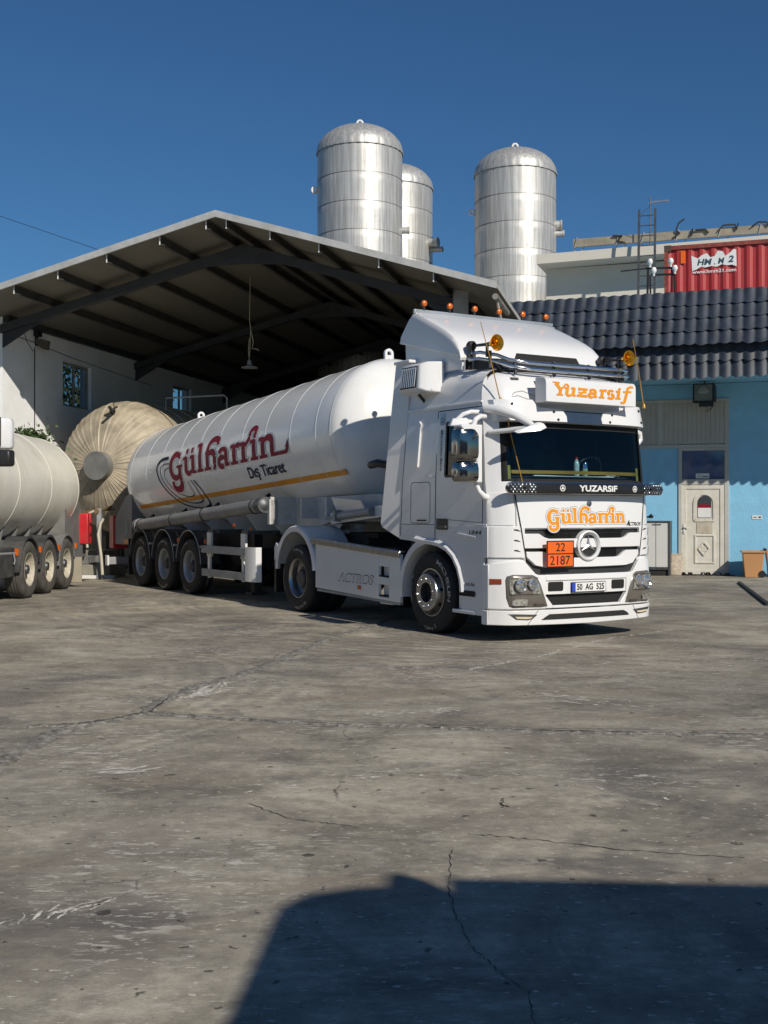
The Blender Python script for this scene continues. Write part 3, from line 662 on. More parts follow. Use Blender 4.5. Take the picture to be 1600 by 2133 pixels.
    for i in range(6):
        y = -.98 + i * 2.0 / 5
        ml = part('marker_lamp', tr); ml.location = (-.50, y, 4.10)
        m = MB(); m.cyl((0, 0, 0), (0, 0, .04), .02, 10); m.lathe([(.0, -.03), (.035, -.028), (.042, -.005), (.042, .012)], (0, 0, .08), 'X', 16); m.build('lamp_base', BLACKP, ml, 40)
        m = MB(); m.lathe([(.041, .0125), (.040, .025), (.03, .035), (0, .04)], (0, 0, .08), 'X', 16); m.build('lamp_lens', AMBER, ml, 50)
    for (hx, hy, hz) in ((.62, -1.03, 3.475), (.60, 1.06, 3.44)):
        hn = part('air_horn', tr); hn.location = (hx, hy, hz)
        m = MB(); m.lathe([(0, -.07), (.04, -.06), (.06, -.02), (.055, .03), (.03, .05)], (0, 0, .02), 'X', 18)
        m.tube([(.02, 0, .015), (.30, 0, 0), (.40, 0, -.005)], [.016, .020, .032], 12); m.box(-.03, .03, -.03, .03, -.12, 0); m.box(.30, .33, -.012, .012, -.15, 0); m.build('horn_stem', BLACKP, hn, 40)
        m = MB(); m.lathe([(.0, .40), (.026, .40), (.036, .44), (.055, .48), (.09, .51), (.098, .508), (.06, .475), (.04, .43), (.033, .39)], (0, 0, -.005), 'X', 28); m.build('horn_bell', BRASS, hn, 50)
    for s, b, tp in ((-1, (1.24, -1.06, 2.76), (1.16, -1.29, 3.68)), (1, (1.22, 1.20, 2.80), (1.2, 1.03, 3.66))):
        m = MB(); m.tube([b, ((b[0] + tp[0]) / 2, (b[1] + tp[1]) / 2 + .01, (b[2] + tp[2]) / 2), tp], [.007, .006, .004], 6); m.lathe([(.02, 0), (.02, .03), (.008, .06)], b, 'Z', 10)
        m.tube([(b[0] + .02, b[1] + .02, b[2]), (b[0] + .26, b[1] + .12, b[2] - .95)], .006, 6) if s < 0 else None
        m.build('antenna', GOLDP, tr, 50)
    m = MB(); m.prism(rounded(-.86, -.76, 3.045, 3.075, .012), FF(.0), 0, .012); m.build('roof_marker', GREYL, tr, 0)
    # sleeper air conditioner on the side
    ac = part('side_air_conditioner', tr)
    m = MB(); m.loft([[(-.44, -1.10, 2.965), (.16, -1.10, 2.965), (.16, -1.10, 3.36), (-.44, -1.10, 3.36)], [(-.44, -1.34, 2.975), (.12, -1.34, 2.975), (.10, -1.30, 3.35), (-.42, -1.30, 3.35)], [(-.40, -1.42, 3.01), (.05, -1.42, 3.01), (.03, -1.385, 3.32), (-.38, -1.385, 3.32)]], True, False, True)
    m.build('conditioner_box', PAINT, ac, 30, bevel=.02)
    m = MB(); m.prism([(-.37, 3.03), (.0, 3.03), (-.015, 3.30), (-.355, 3.30)], lambda u, v, d: (u, -1.417 + (v - 3.01) * .113 + d, v), -.004, -.010); m.build('conditioner_grille', SEAM, ac, 0)
    m = MB()
    for i in range(8):
        u = -.35 + i * .043; m.prism([(u, 3.045), (u + .018, 3.045), (u + .020, 3.285), (u + .002, 3.285)], lambda a, v, d: (a, -1.417 + (v - 3.01) * .113 + d, v), -.011, -.018)
    m.build('conditioner_slats', M('slat_bright', (.75, .76, .78), .35, .5, var=.1), ac, 0)
    m = MB(); m.bar((-.2, -1.25, 2.97), (-.2, -1.16, 2.88), .03, .03); m.build('conditioner_bracket', BLACKP, ac, 0)
    # ---- cab sides
    for s in (-1, 1):
        sf = MB(); arcp = [(.70, .55), (.685, .68), (.63, .82), (.53, .95), (.40, 1.03), (.24, 1.08), (.08, 1.10), (-.12, 1.11), (-.30, 1.13), (-.69, 1.15)]
        poly = [(1.15, .30), (1.15, 1.345), (-.67, 1.345)] + arcp[::-1] + [(.70, .30)]
        sf.prism(poly, lambda u, v, d: (u, s * (1.232 + d), v), 0, -.05); sf.build('lower_side_panel', PAINT, tr, 30, bevel=.006)
        # fender flange
        f = MB(); pts = arcp[:-1]; o = [(p[0] + .0, p[1]) for p in pts]
        rim = []
        for i, p in enumerate(o):
            q0 = o[max(0, i - 1)]; q1 = o[min(len(o) - 1, i + 1)]; dx, dz = q1[0] - q0[0], q1[1] - q0[1]; l = hypot(dx, dz); nx, nz = dz / l, -dx / l
            rim.append([(p[0] + nx * e * .075 + 0, s * (1.232 + yy), p[1] + nz * e * .075) for e, yy in ((0, -.04), (0, .028), (.55, .034), (1, .0))])
        f.loft(rim, False, False); f.build('front_fender_flange', PAINT, tr, 45)
        rf = MB(); A = fr_(98, 188, 14); R0, R1 = .60, .70
        rf.loft([[(R * cos(radians(a)), s * yy, .50 + R * sin(radians(a))) for R, yy in ((R0, 1.245), (R1 - .02, 1.245), (R1, 1.22), (R1, .92), (R0, .92))] for a in A], True, False, True)
        rf.build('front_mudguard', PAINT, tr, 40)
        m = MB(); m.box(.52, .98, s * 1.245 if s < 0 else 1.05, -1.05 if s < 0 else 1.245, .30, .345); m.box(.60, 1.0, min(s * 1.16, s * 1.20), max(s * 1.16, s * 1.20), .345, .55); m.build('boarding_step', PAINT, tr, 30, bevel=.01)
        m = MB(); m.prism(rounded(.66, .98, .51, .575, .02), lambda u, v, d: (u, s * (1.236 + d), v), 0, .01); m.build('step_gap', SEAM, tr, 0)
        m = MB(); m.prism([(.55, 1.235), (1.0, 1.195), (1.0, 1.215), (.55, 1.258)], lambda u, v, d: (u, s * (1.232 + d), v), 0, .016)
        m.prism([(-.30, 2.06), (-.25, 2.06), (-.20, 2.60), (-.24, 2.64)], side_fn(s, -.004), 0, .03)
        m.prism([(-.66, 2.76), (1.05, 2.775), (1.05, 2.80), (-.66, 2.80)], side_fn(s, -.004), 0, .022)
        m.prism([(-.10, 1.935), (.12, 1.925), (.12, 1.945), (-.10, 1.955)], side_fn(s, -.004), 0, .012)
        m.prism([(1.0, 1.34), (1.21, 1.34), (1.2, 1.36), (1.0, 1.36)], side_fn(s, -.004), 0, .012)
        m.build('body_ridge', PAINT, tr, 30, bevel=.004)
        m = MB()
        for pts, wd in (([(.14, 1.10), (.14, 1.9), (.15, 2.72)], .012), ([(1.12, 1.36), (1.115, 1.9), (1.09, 2.2), (1.07, 2.72)], .010), ([(.15, 2.73), (1.07, 2.73)], .010), ([(-.64, 1.345), (.14, 1.345)], .006), ([(.14, 1.42), (1.12, 1.375)], .005), ([(-.655, 1.2), (-.62, 1.9), (-.56, 2.76)], .010)):
            side_ribbon(m, pts, wd, s)
        loop = rounded(-.42, .02, 1.36, 1.87, .05); side_ribbon(m, loop + loop[:1], .007, s)
        m.build('panel_seams', SEAM, tr, 0)
        hd = MB(); hd.prism(rounded(.18, .42, 1.285, 1.42, .015), side_fn(s, 0), 0, .012); hd.build('door_handle_recess', BLACKP, tr, 0)
        hd = MB(); hd.prism(rounded(.20, .40, 1.30, 1.335, .012), side_fn(s, .012), 0, .02); hd.build('door_handle', STEELD, tr, 0)
        hd = MB(); hd.prism(rounded(-.26, -.06, 1.385, 1.405, .008), side_fn(s, 0), 0, .012); hd.build('locker_latch', BLACKP, tr, 0)
        # B pillar trim, polished
        m = MB(); m.prism([(.175, 1.945), (.32, 1.945), (.315, 2.70), (.20, 2.70)], side_fn(s, .001), 0, .004); m.build('pillar_trim', M('brushed_trim', (.35, .37, .40), .28, .9, var=.1), tr, 0)
        m = MB(); fnp = lambda u, v, d=0.: side_fn(s, .006 + abs(d) * .05)(.262 + u * -s, 2.60 + v); star(m, fnp, .045, .16, .12)
        vs, fs = fit_text('Mercedes-Benz', 0, .50, -.022, .022, bold=.01); m.add([side_fn(s, .0065)(.25 + v * (1 if s < 0 else -1), 2.50 - u) for u, v in vs], fs); m.build('pillar_script', GREYL, tr, 0)
        vs, fs = fit_text('1844', .85, 1.10, 1.235, 1.285, bold=.02, shear=.15)
        m = MB(); m.add([(u if s < 0 else 1.95 - u, s * 1.2345, v) for u, v in vs], fs)
        vs, fs = fit_text('Mercedes-Benz', .72, .97, .63, .68, shear=.25); m.add([(u if s < 0 else 1.69 - u, s * 1.2345, v) for u, v in vs], fs); m.build('model_number', GREYL, tr, 0)
        # window visor and A pillar
        m = MB(); m.slab([[(X, s * (hw(z) + .028), z) for z in fr_(1.92, 2.58, 4)] for X in (.985, 1.05)], [[(X, s * (hw(z) + .006), z) for z in fr_(1.92, 2.58, 4)] for X in (.985, 1.05)]); m.build('wind_deflector', PAINT, tr, 40, bevel=.008)
        # side fairing behind the cab
        m = MB(); m.prism([(-.50, 3.41), (-.80, 3.43), (-1.08, 1.36), (-1.05, 1.30), (-.70, 1.16), (-.66, 1.22)], lambda u, v, d: (u, s * (1.22 + (-.6 - u) * .13 - max(0, v - 2.4) * .03 + d), v), 0, -.05); m.build('side_fairing', PAINT, tr, 30, bevel=.012)
        m = MB(); m.box(-.82, -.45, min(s * 1.0, s * 1.235), max(s * 1.0, s * 1.235), 3.40, 3.44); m.build('fairing_cap', PAINT, tr, 30, bevel=.008)
        # mirrors
        if s > 0:
            m = MB(); m.tube([(1.08, 1.19, 2.52), (1.06, 1.27, 2.50), (1.04, 1.30, 2.42), (1.06, 1.24, 2.36)], [.03, .04, .04, .03], 10); m.build('mirror_stub', PAINT, tr, 50); continue
        mi = part('door_mirror', tr); mi.location = (1.14, s * 1.50, 0)
        f = -s                                                     # +f = towards the cab
        shape = lambda u: u
        m = MB(); m.loft([[(.02, -.15, z0), (.10, -.13, z0 + .01), (.13, 0, z0), (.12, .13, z0), (.0, .13, z0)] for z0 in (2.105, 2.14)], True)
        def pod(z0, z1):
            q = MB(); rows = []
            for z, e in ((z0, .80), (z0 + .02, .95), (z0 + .06, 1.), (z1 - .08, 1.), (z1 - .02, .93), (z1, .75)):
                rows.append([(x * e, y * e * f, z) for x, y in ((-.05, -.145), (.03, -.15), (.085, -.125), (.115, -.06), (.125, .03), (.11, .12), (-.05, .12))])
            return q.loft(rows, True, False, True)
        pod(2.10, 2.455).build('mirror_shell', DCHROME, mi, 40); pod(1.845, 2.075).build('mirror_shell', DCHROME, mi, 40)
        m = MB(); m.loft([[(x, y * f, z) for x, y in ((-.06, .10 - e), (.10, .10 - e), (.115, .17), (-.06, .17))] for z, e in ((1.835, .0), (2.2, .0), (2.34, .06), (2.42, .17), (2.475, .22), (2.495, .20))], True, False, True)
        m.build('mirror_frame', PAINT, mi, 40, bevel=.012)
        m = MB(); m.tube([(.02, f * .10, 2.47), (.05, f * .12, 2.56), (.03, f * .20, 2.60), (.0, f * .29, 2.60)], [.032, .03, .03, .028], 10); m.build('mirror_arm', PAINT, mi, 50); m = MB(); m.tube([(.02, f * .14, 1.84), (.05, f * .17, 1.74), (.07, f * .22, 1.68), (.05, f * .285, 1.665)], [.025, .027, .036, .038], 10); m.build('mirror_arm', PAINT, mi, 50)
        m = MB(); m.slab([[(-.055, y * f, z) for z in (2.13, 2.43)] for y in (-.12, .1)], [[(-.060, y * f, z) for z in (2.13, 2.43)] for y in (-.12, .1)]); m.build('mirror_glass', GLASSD, mi, 0)
        if s < 0:
            km = part('kerb_mirror', tr)
            m = MB(); m.loft([[(.82, -1.52, 2.50), (1.02, -1.62, 2.48), (1.10, -1.40, 2.50), (.95, -1.34, 2.52)], [(.86, -1.50, 2.565), (1.02, -1.58, 2.575), (1.09, -1.42, 2.585), (.96, -1.37, 2.575)]], True, False, True); m.build('kerb_mirror_shell', PAINT, km, 30, bevel=.015)
            m = MB(); m.tube([(.96, -1.48, 2.57), (1.0, -1.42, 2.63), (1.03, -1.33, 2.66), (1.02, -1.22, 2.66)], [.022, .026, .026, .03], 10); m.tube([(1.02, -1.42, 2.54), (1.03, -1.21, 2.53)], .035, 10); m.build('kerb_mirror_arm', PAINT, km, 50)
            fm = part('front_mirror', tr)
            m = MB()
            m.tube([(1.12, -1.19, 2.70), (1.28, -1.14, 2.675), (1.50, -1.06, 2.60), (1.66, -.98, 2.50), (1.72, -.96, 2.46)], [.05, .055, .048, .04, .03], 12)
            m.tube([(1.17, -1.17, 2.42), (1.42, -1.08, 2.43), (1.68, -.97, 2.455)], [.03, .03, .026], 10); m.build('front_mirror_arm', PAINT, fm, 50)
            m = MB(); m.loft([[(1.66, -1.22, 2.395), (1.72, -1.19, 2.37), (1.84, -.96, 2.40), (1.84, -.86, 2.44), (1.74, -.98, 2.42)], [(1.68, -1.17, 2.42), (1.73, -1.14, 2.43), (1.82, -.96, 2.48), (1.82, -.89, 2.49), (1.74, -.96, 2.48)], [(1.72, -1.08, 2.44), (1.75, -1.06, 2.455), (1.80, -.97, 2.505), (1.80, -.93, 2.505), (1.76, -.97, 2.50)]], True, False, True); m.build('front_mirror_shell', PAINT, fm, 30, bevel=.02)
    # ---- chassis
    m = MB()
    for s in (-1, 1): m.box(-4.5, 1.1, s * .42 - .04, s * .42 + .04, .62, .90)
    for X in (-4.4, -3.0, -2.0, -1.0, .2, 1.0): m.box(X - .06, X + .06, -.42, .42, .66, .86)
    m.box(-1.0, 1.2, -.75, .75, .75, 1.25); m.box(1.1, 1.3, -1.0, 1.0, .45, .7)
    m.cyl((0, -.9, .505), (0, .9, .505), .08); m.cyl((-3.6, -.9, .505), (-3.6, .9, .505), .10); m.lathe([(.0, -.25), (.25, -.2), (.3, 0), (.25, .2), (0, .25)], (-3.6, 0, .505), 'Y', 20)
    m.build('chassis', FRAMEB, tr, 0)
    m = MB(); m.prism([(-3.35, -.45), (-2.55, -.42), (-2.5, .42), (-3.35, .45), (-3.7, .2), (-3.7, -.2)], lambda u, v, d: (u, v, d), 1.12, 1.19); m.box(-3.3, -2.7, -.5, .5, .90, 1.12); m.build('fifth_wheel', FRAMEB, tr, 0)
    m = MB(); m.box(-2.6, -.8, -1.0, 1.0, .89, .915); m.build('catwalk', STEELD, tr, 0)
    m = MB(); m.cyl((-1.25, -.55, .92), (-1.25, -.55, 1.18), .12); m.box(-2.3, -1.6, -.7, -.3, .9, 1.0)
    for k in range(3): m.tube([(-.75, -.3 + k * .3, 1.75), (-1.1, -.25 + k * .25, 1.45), (-1.6, -.2 + k * .2, 1.35), (-2.3, -.2 + k * .15, 1.5)], .02, 6)
    m.build('air_lines', BLACKP, tr, 40)
    for s in (-1, 1):
        Y0, Y1 = (-1.235, -1.19) if s < 0 else (1.19, 1.235)
        m = MB(); xs = [-2.985, -1.20, -.94, -.66]; zs = [.40, .44, .60, .70, .84, 1.0]
        q = lambda X: (X + .66) / 2.33
        def sk(xa, xb, za, zb):
            P = []
            for X, z in ((xa, za), (xb, za), (xb, zb), (xa, zb)):
                z2 = z - .0 + (-.07 * (1 + q(X)) + (.0 if z > .9 else 0)) if z < .9 else z - .045 - q(X) * .12
                P.append((X, z2))
            m.prism(P, lambda u, v, d: (u, d, v), Y0, Y1)
        sk(-2.985, -1.20, .40, 1.0); sk(-.94, -.66, .40, 1.0)
        for za, zb in ((.40, .44), (.60, .70), (.84, 1.0)): sk(-1.20, -.94, za, zb)
        m.build('side_skirt', PAINT, tr, 30, bevel=.006)
        m = MB()
        for z0, z1 in ((.385, .54), (.64, .80)):
            m.box(-1.20, -.94, s * 1.15 if s < 0 else 1.13, s * 1.13 if s < 0 else 1.15, z0 - .08, z1 + .06); m.box(-1.23, -.91, min(s * 1.08, s * 1.19), max(s * 1.08, s * 1.19), z0 - .10, z0 - .085); m.box(-.945, -.94, min(s * 1.08, s * 1.19), max(s * 1.08, s * 1.19), z0, z1)
        m.build('step_recess', PAINT, tr, 0)
        m = MB()
        for z0 in (.385, .64): m.box(-1.20, -.94, min(s * 1.08, s * 1.23), max(s * 1.08, s * 1.23), z0 - .004, z0 + .02)
        m.build('step_tread', SEAM, tr, 0)
        m = MB(); m.bar((-3.09, s * 1.235, 1.075), (-.66, s * 1.235, .945), .05, .075); m.bar((-3.09, s * 1.2, 1.12), (-.66, s * 1.2, .985), .09, .02); m.build('skirt_top_rail', STEEL, tr, 0, bevel=.008)
        m = MB(); m.bar((-2.95, s * 1.2, .37), (-.68, s * 1.2, .315), .05, .035); m.build('skirt_lower_rail', GREYP, tr, 0)
        m = MB(); vs, fs = ribbon([(-2.82, .95), (-2.74, .80), (-2.60, .63), (-2.40, .57), (-1.3, .545)], .010); m.add([(u, s * 1.238, v) for u, v in vs], fs); m.build('skirt_crease', PAINT, tr, 0)
        vs, fs = fit_text('ACTROS', -2.30, -1.32, .525, .655, bold=.03, shear=.25)
        vs2, fs2 = fit_text('ACTROS', -2.28, -1.335, .537, .643, bold=.004, shear=.25)
        m = MB(); m.add([(u if s < 0 else -3.62 - u, s * 1.2375, v) for u, v in vs], fs); m.build('skirt_lettering', GREYL, tr, 0)
        m = MB(); m.add([(u if s < 0 else -3.62 - u, s * 1.2385, v) for u, v in vs2], fs2); m.build('skirt_lettering', PAINT, tr, 0)
        m = MB(); m.box(-1.75, -1.66, min(s * 1.236, s * 1.242), max(s * 1.236, s * 1.242), .445, .50); m.build('side_reflector', AMBER, tr, 0)
        # rear mudguard
        m = MB(); A = fr_(4, 178, 26)
        cz = .60; R0, R1 = .575, .665
        m.loft([[(-3.63 + R * cos(radians(a)), s * yy, cz + (R + .03) * sin(radians(a))) for R, yy in ((R0, 1.25), (R1 - .02, 1.255), (R1, 1.235), (R1, 1.19), (R0 + .03, 1.19))] for a in A], True, False, True)
        m.build('rear_mudguard_flange', PAINT, tr, 40)
        m = MB(); rows = []
        for a in fr_(8, 172, 24):
            rows.append([(-3.63 + (R1 - .01 + (.008 if k % 2 else 0)) * cos(radians(a)), s * (1.19 - .045 * k), cz + (R1 + .02 + (.008 if k % 2 else 0)) * sin(radians(a))) for k in range(14)])
        m.loft(rows, False, False); m.build('rear_mudguard', PAINT, tr, 40)
        m = MB(); m.prism([(-4.33, .62), (-4.28, .95), (-4.36, 1.02), (-4.42, .95), (-4.42, .66)], lambda u, v, d: (u, s * (1.2 + d), v), 0, -.05); m.build('tail_bracket', PAINT, tr, 0); m = MB(); m.box(-4.42, -4.36, min(s * .7, s * 1.2), max(s * .7, s * 1.2), .25, .75); m.build('mud_flap', BLACKP, tr, 0)
        LF = [('MICHELIN', 68, -12, .395, .055, .03), ('', 150, 200, .40, .04, 0), ('', 255, 280, .42, .05, 0), ('X', 290, 285, .40, .05, .03)] if s < 0 else None
        wheel(tr, 0, s * 1.21, s, 'front', lettering=LF)
        wheel(tr, -3.6, s * 1.22, s, 'drive', lettering=[('', 60, 100, .41, .04, 0), ('', 160, 210, .42, .03, 0), ('', 262, 310, .42, .05, 0)] if s < 0 else None)
        wheel(tr, -3.6, s * .88, s, 'drive')
    # ---- cabin interior
    m = MB(); m.loft([[(1.36 - .1 * abs(y) ** 3, y, 1.80), (1.36 - .1 * abs(y) ** 3, y, 1.885), (1.10, y, 1.93), (.85, y, 1.90), (.82, y, 1.5)] for y in (-1.1, -.8, -.4, 0, .4, .8, 1.1)], False, False, False); m.build('dashboard', M('dash_grey', (.045, .047, .05), .6, var=.1), tr, 40)
    m = MB()
    G = lambda o, z0, z1: [[(front(y, z) - .05 + o, y, z) for z in (z0, z1)] for y in fr_(-1.03, 1.03, 14)]
    m.slab(G(0, 1.945, 1.985), G(-.01, 1.945, 1.985)); m.build('dash_trim', GOLDP, tr, 0)
    for y in (-1.02, 1.02):
        m = MB(); m.slab([[(front(yy, z) - .05, yy, z) for z in (1.86, 2.04)] for yy in (y - .045, y + .045)], [[(front(yy, z) - .06, yy, z) for z in (1.86, 2.04)] for yy in (y - .045, y + .045)]); m.build('curtain_end', M('yellow_cloth', (.42, .36, .07), .8, var=.2), tr, 0)
    SEATM = M('seat_cloth', (.035, .04, .05), .9, var=.2, vscale=12)
    for y in (-.62, .62):
        st = part('seat', tr)
        m = MB(); m.box(.0, .55, y - .27, y + .27, 1.55, 1.72); m.build('cushion', SEATM, st, 0, bevel=.05)
        m = MB(); m.loft([[(x, y + yy, z) for x, yy in ((-.08, -.25 * e), (.08, -.25 * e), (.08, .25 * e), (-.08, .25 * e))] for z, e in ((1.70, 1.), (2.1, 1.), (2.3, .8), (2.32, .5), (2.48, .5), (2.52, .4))], True, False, True); m.build('backrest', SEATM, st, 0, bevel=.04)
    m = MB(); m.tube([(.80 + .20 * sin(a) * .5, .62 + .22 * cos(a), 1.99 + .20 * sin(a)) for a in [2 * pi * i / 24 for i in range(24)]], .016, 8, closed=True); m.tube([(.80, .41, 1.99), (.82, .62, 1.985), (.80, .83, 1.99)], .02, 8); m.tube([(.82, .62, 1.985), (.98, .62, 1.75)], .03, 8); m.build('steering_wheel', BLACKP, tr, 50)
    m = MB(); m.box(-.5, -.42, -1.1, 1.1, 1.5, 2.9); m.build('sleeper_curtain', SEATM, tr, 0)
    return tr
tractor = build_tractor()
def on_truck(X, Y, Z): 
    c_, s_ = cos(TRZ), sin(TRZ)
    return (1.607 + X * c_ - Y * s_, 14.892 + X * s_ + Y * c_, Z)
# loose things lying on the dashboard
bt = thing('water_bottle', 'clear plastic bottle with a red cap standing on the truck dashboard', 'bottle', on_truck(1.20, .11, 1.925))
m = MB(); m.lathe([(0, 0), (.034, .0), (.036, .02), (.034, .08), (.036, .15), (.025, .19), (.014, .205), (.014, .215)], axis='Z', n=16); m.build('bottle_body', M('bottle_plastic', (.45, .55, .55), .12, var=.2, vscale=20, spec=.8), bt, 50)
m = MB(); m.lathe([(.017, .212), (.017, .235), (0, .236)], axis='Z', n=14); m.build('bottle_cap', REDP, bt, 50)
bt = thing('drink_can', 'pale green and silver drink can on the truck dashboard', 'can', on_truck(1.19, .25, 1.925))
m = MB(); m.lathe([(0, 0), (.028, 0), (.036, .012), (.036, .10)], axis='Z', n=18); m.build('can_body', M('can_green', (.42, .58, .40), .3, .3, var=.4, vscale=25), bt, 50)
m = MB(); m.lathe([(.036, .10), (.036, .165), (.028, .18), (0, .178)], axis='Z', n=18); m.build('can_top', CHROME, bt, 50)
tag(MB().box(-.10, .10, -.62, .62, 0, .012).build('paper_sheet', WHITEL, None, 0), 'long white paper sheet lying along the truck dashboard', 'paper').location = on_truck(1.27, -.06, 1.905)
bpy.data.objects['paper_sheet'].rotation_euler = (0, radians(-8), TRZ)
m = MB()
rnd = random.Random(4)
rows = [[((i - 3) * .022, (j - 5) * .02, .018 + rnd.uniform(0, .04) * (1 - abs(j - 5) / 6)) for j in range(11)] for i in range(7)]
m.loft(rows, False, False)
tag(m.build('crumpled_cloth', M('pink_white_cloth', (.62, .40, .42), .9, var=.45, vscale=30), None, 40), 'crumpled pink and white cloth on the truck dashboard', 'cloth').location = on_truck(1.20, .66, 1.91)
bpy.data.objects['crumpled_cloth'].rotation_euler = (0, 0, TRZ)
# ================================================================== TANK TRAILER (same frame as the tractor)
class TankFrame:
    def __init__(s, A, B, r):
        s.A = Vector(A); d = Vector(B) - s.A; s.L = d.length; s.ax = d.normalized(); s.r = r
        s.up = s.ax.cross(Vector((0, 1, 0)));
        if s.up.z < 0: s.up = -s.up
    def p(s, q, phi, off=0., r=None):
        a = radians(phi); R = (s.r if r is None else r) + off
        return s.A + s.ax * q + Vector((0, -1, 0)) * (R * cos(a)) + s.up * (R * sin(a))
def build_tank(t, F, mat, domes=(.5, .42), rings=(), nseg=96, ringmat=None):
    m = MB(); prof = []
    for i in range(13): a = pi / 2 * i / 12; prof.append((-domes[0] * cos(a), F.r * sin(a)))
    n = 24
    prof += [(F.L * i / n, F.r) for i in range(1, n)]
    for i in range(13): a = pi / 2 * (1 - i / 12); prof.append((F.L + domes[1] * cos(a), F.r * sin(a)))
    m.loft([[F.p(q, 360 * k / nseg, r=max(r, .001)) for k in range(nseg)] for q, r in prof], True, False)
    w = m if ringmat is None else MB()
    for q in rings: w.loft([[F.p(q + dq, 360 * k / nseg, off) for k in range(nseg)] for dq, off in ((-.011, 0), (-.006, .0045), (.006, .0045), (.011, 0))], True, False)
    m.build('tank_shell', mat, t, 40)
    if rings and ringmat: w.build('weld_seams', ringmat, t, 60)
def lug(t, F, q, mat, h=.2, phi=90):
    m = MB(); u = F.ax; nrm = (F.p(q, phi) - F.A - F.ax * q).normalized(); base = F.p(q, phi, -.02)
    P = []
    for a in fr_(0, 180, 12): P.append((.075 * cos(radians(a)), h - .075 + .075 * sin(radians(a))))
    P += [(-.075, 0), (.075, 0)]
    vdir = u.cross(nrm)
    o = [base + vdir * x + nrm * y for x, y in P]; hole = [base + vdir * (.035 * cos(radians(a))) + nrm * (h - .075 + .035 * sin(radians(a))) for a in fr_(0, 180, 12)] + [base + vdir * -.035 + nrm * (h - .1), base + vdir * .035 + nrm * (h - .1)]
    n = len(P); th = u * .022
    vs = [p + th for p in o] + [p + th for p in hole] + [p - th for p in o] + [p - th for p in hole]
    fs = []
    for k in range(n):
        k2 = (k + 1) % n
        if k == n - 2: pass
        fs += [(k, k2, n + k2, n + k), (2 * n + k2, 2 * n + k, 3 * n + k, 3 * n + k2), (k2, k, 2 * n + k, 2 * n + k2), (n + k, n + k2, 3 * n + k2, 3 * n + k)]
    m.add(vs, fs); m.build('lifting_lug', mat, t, 30)
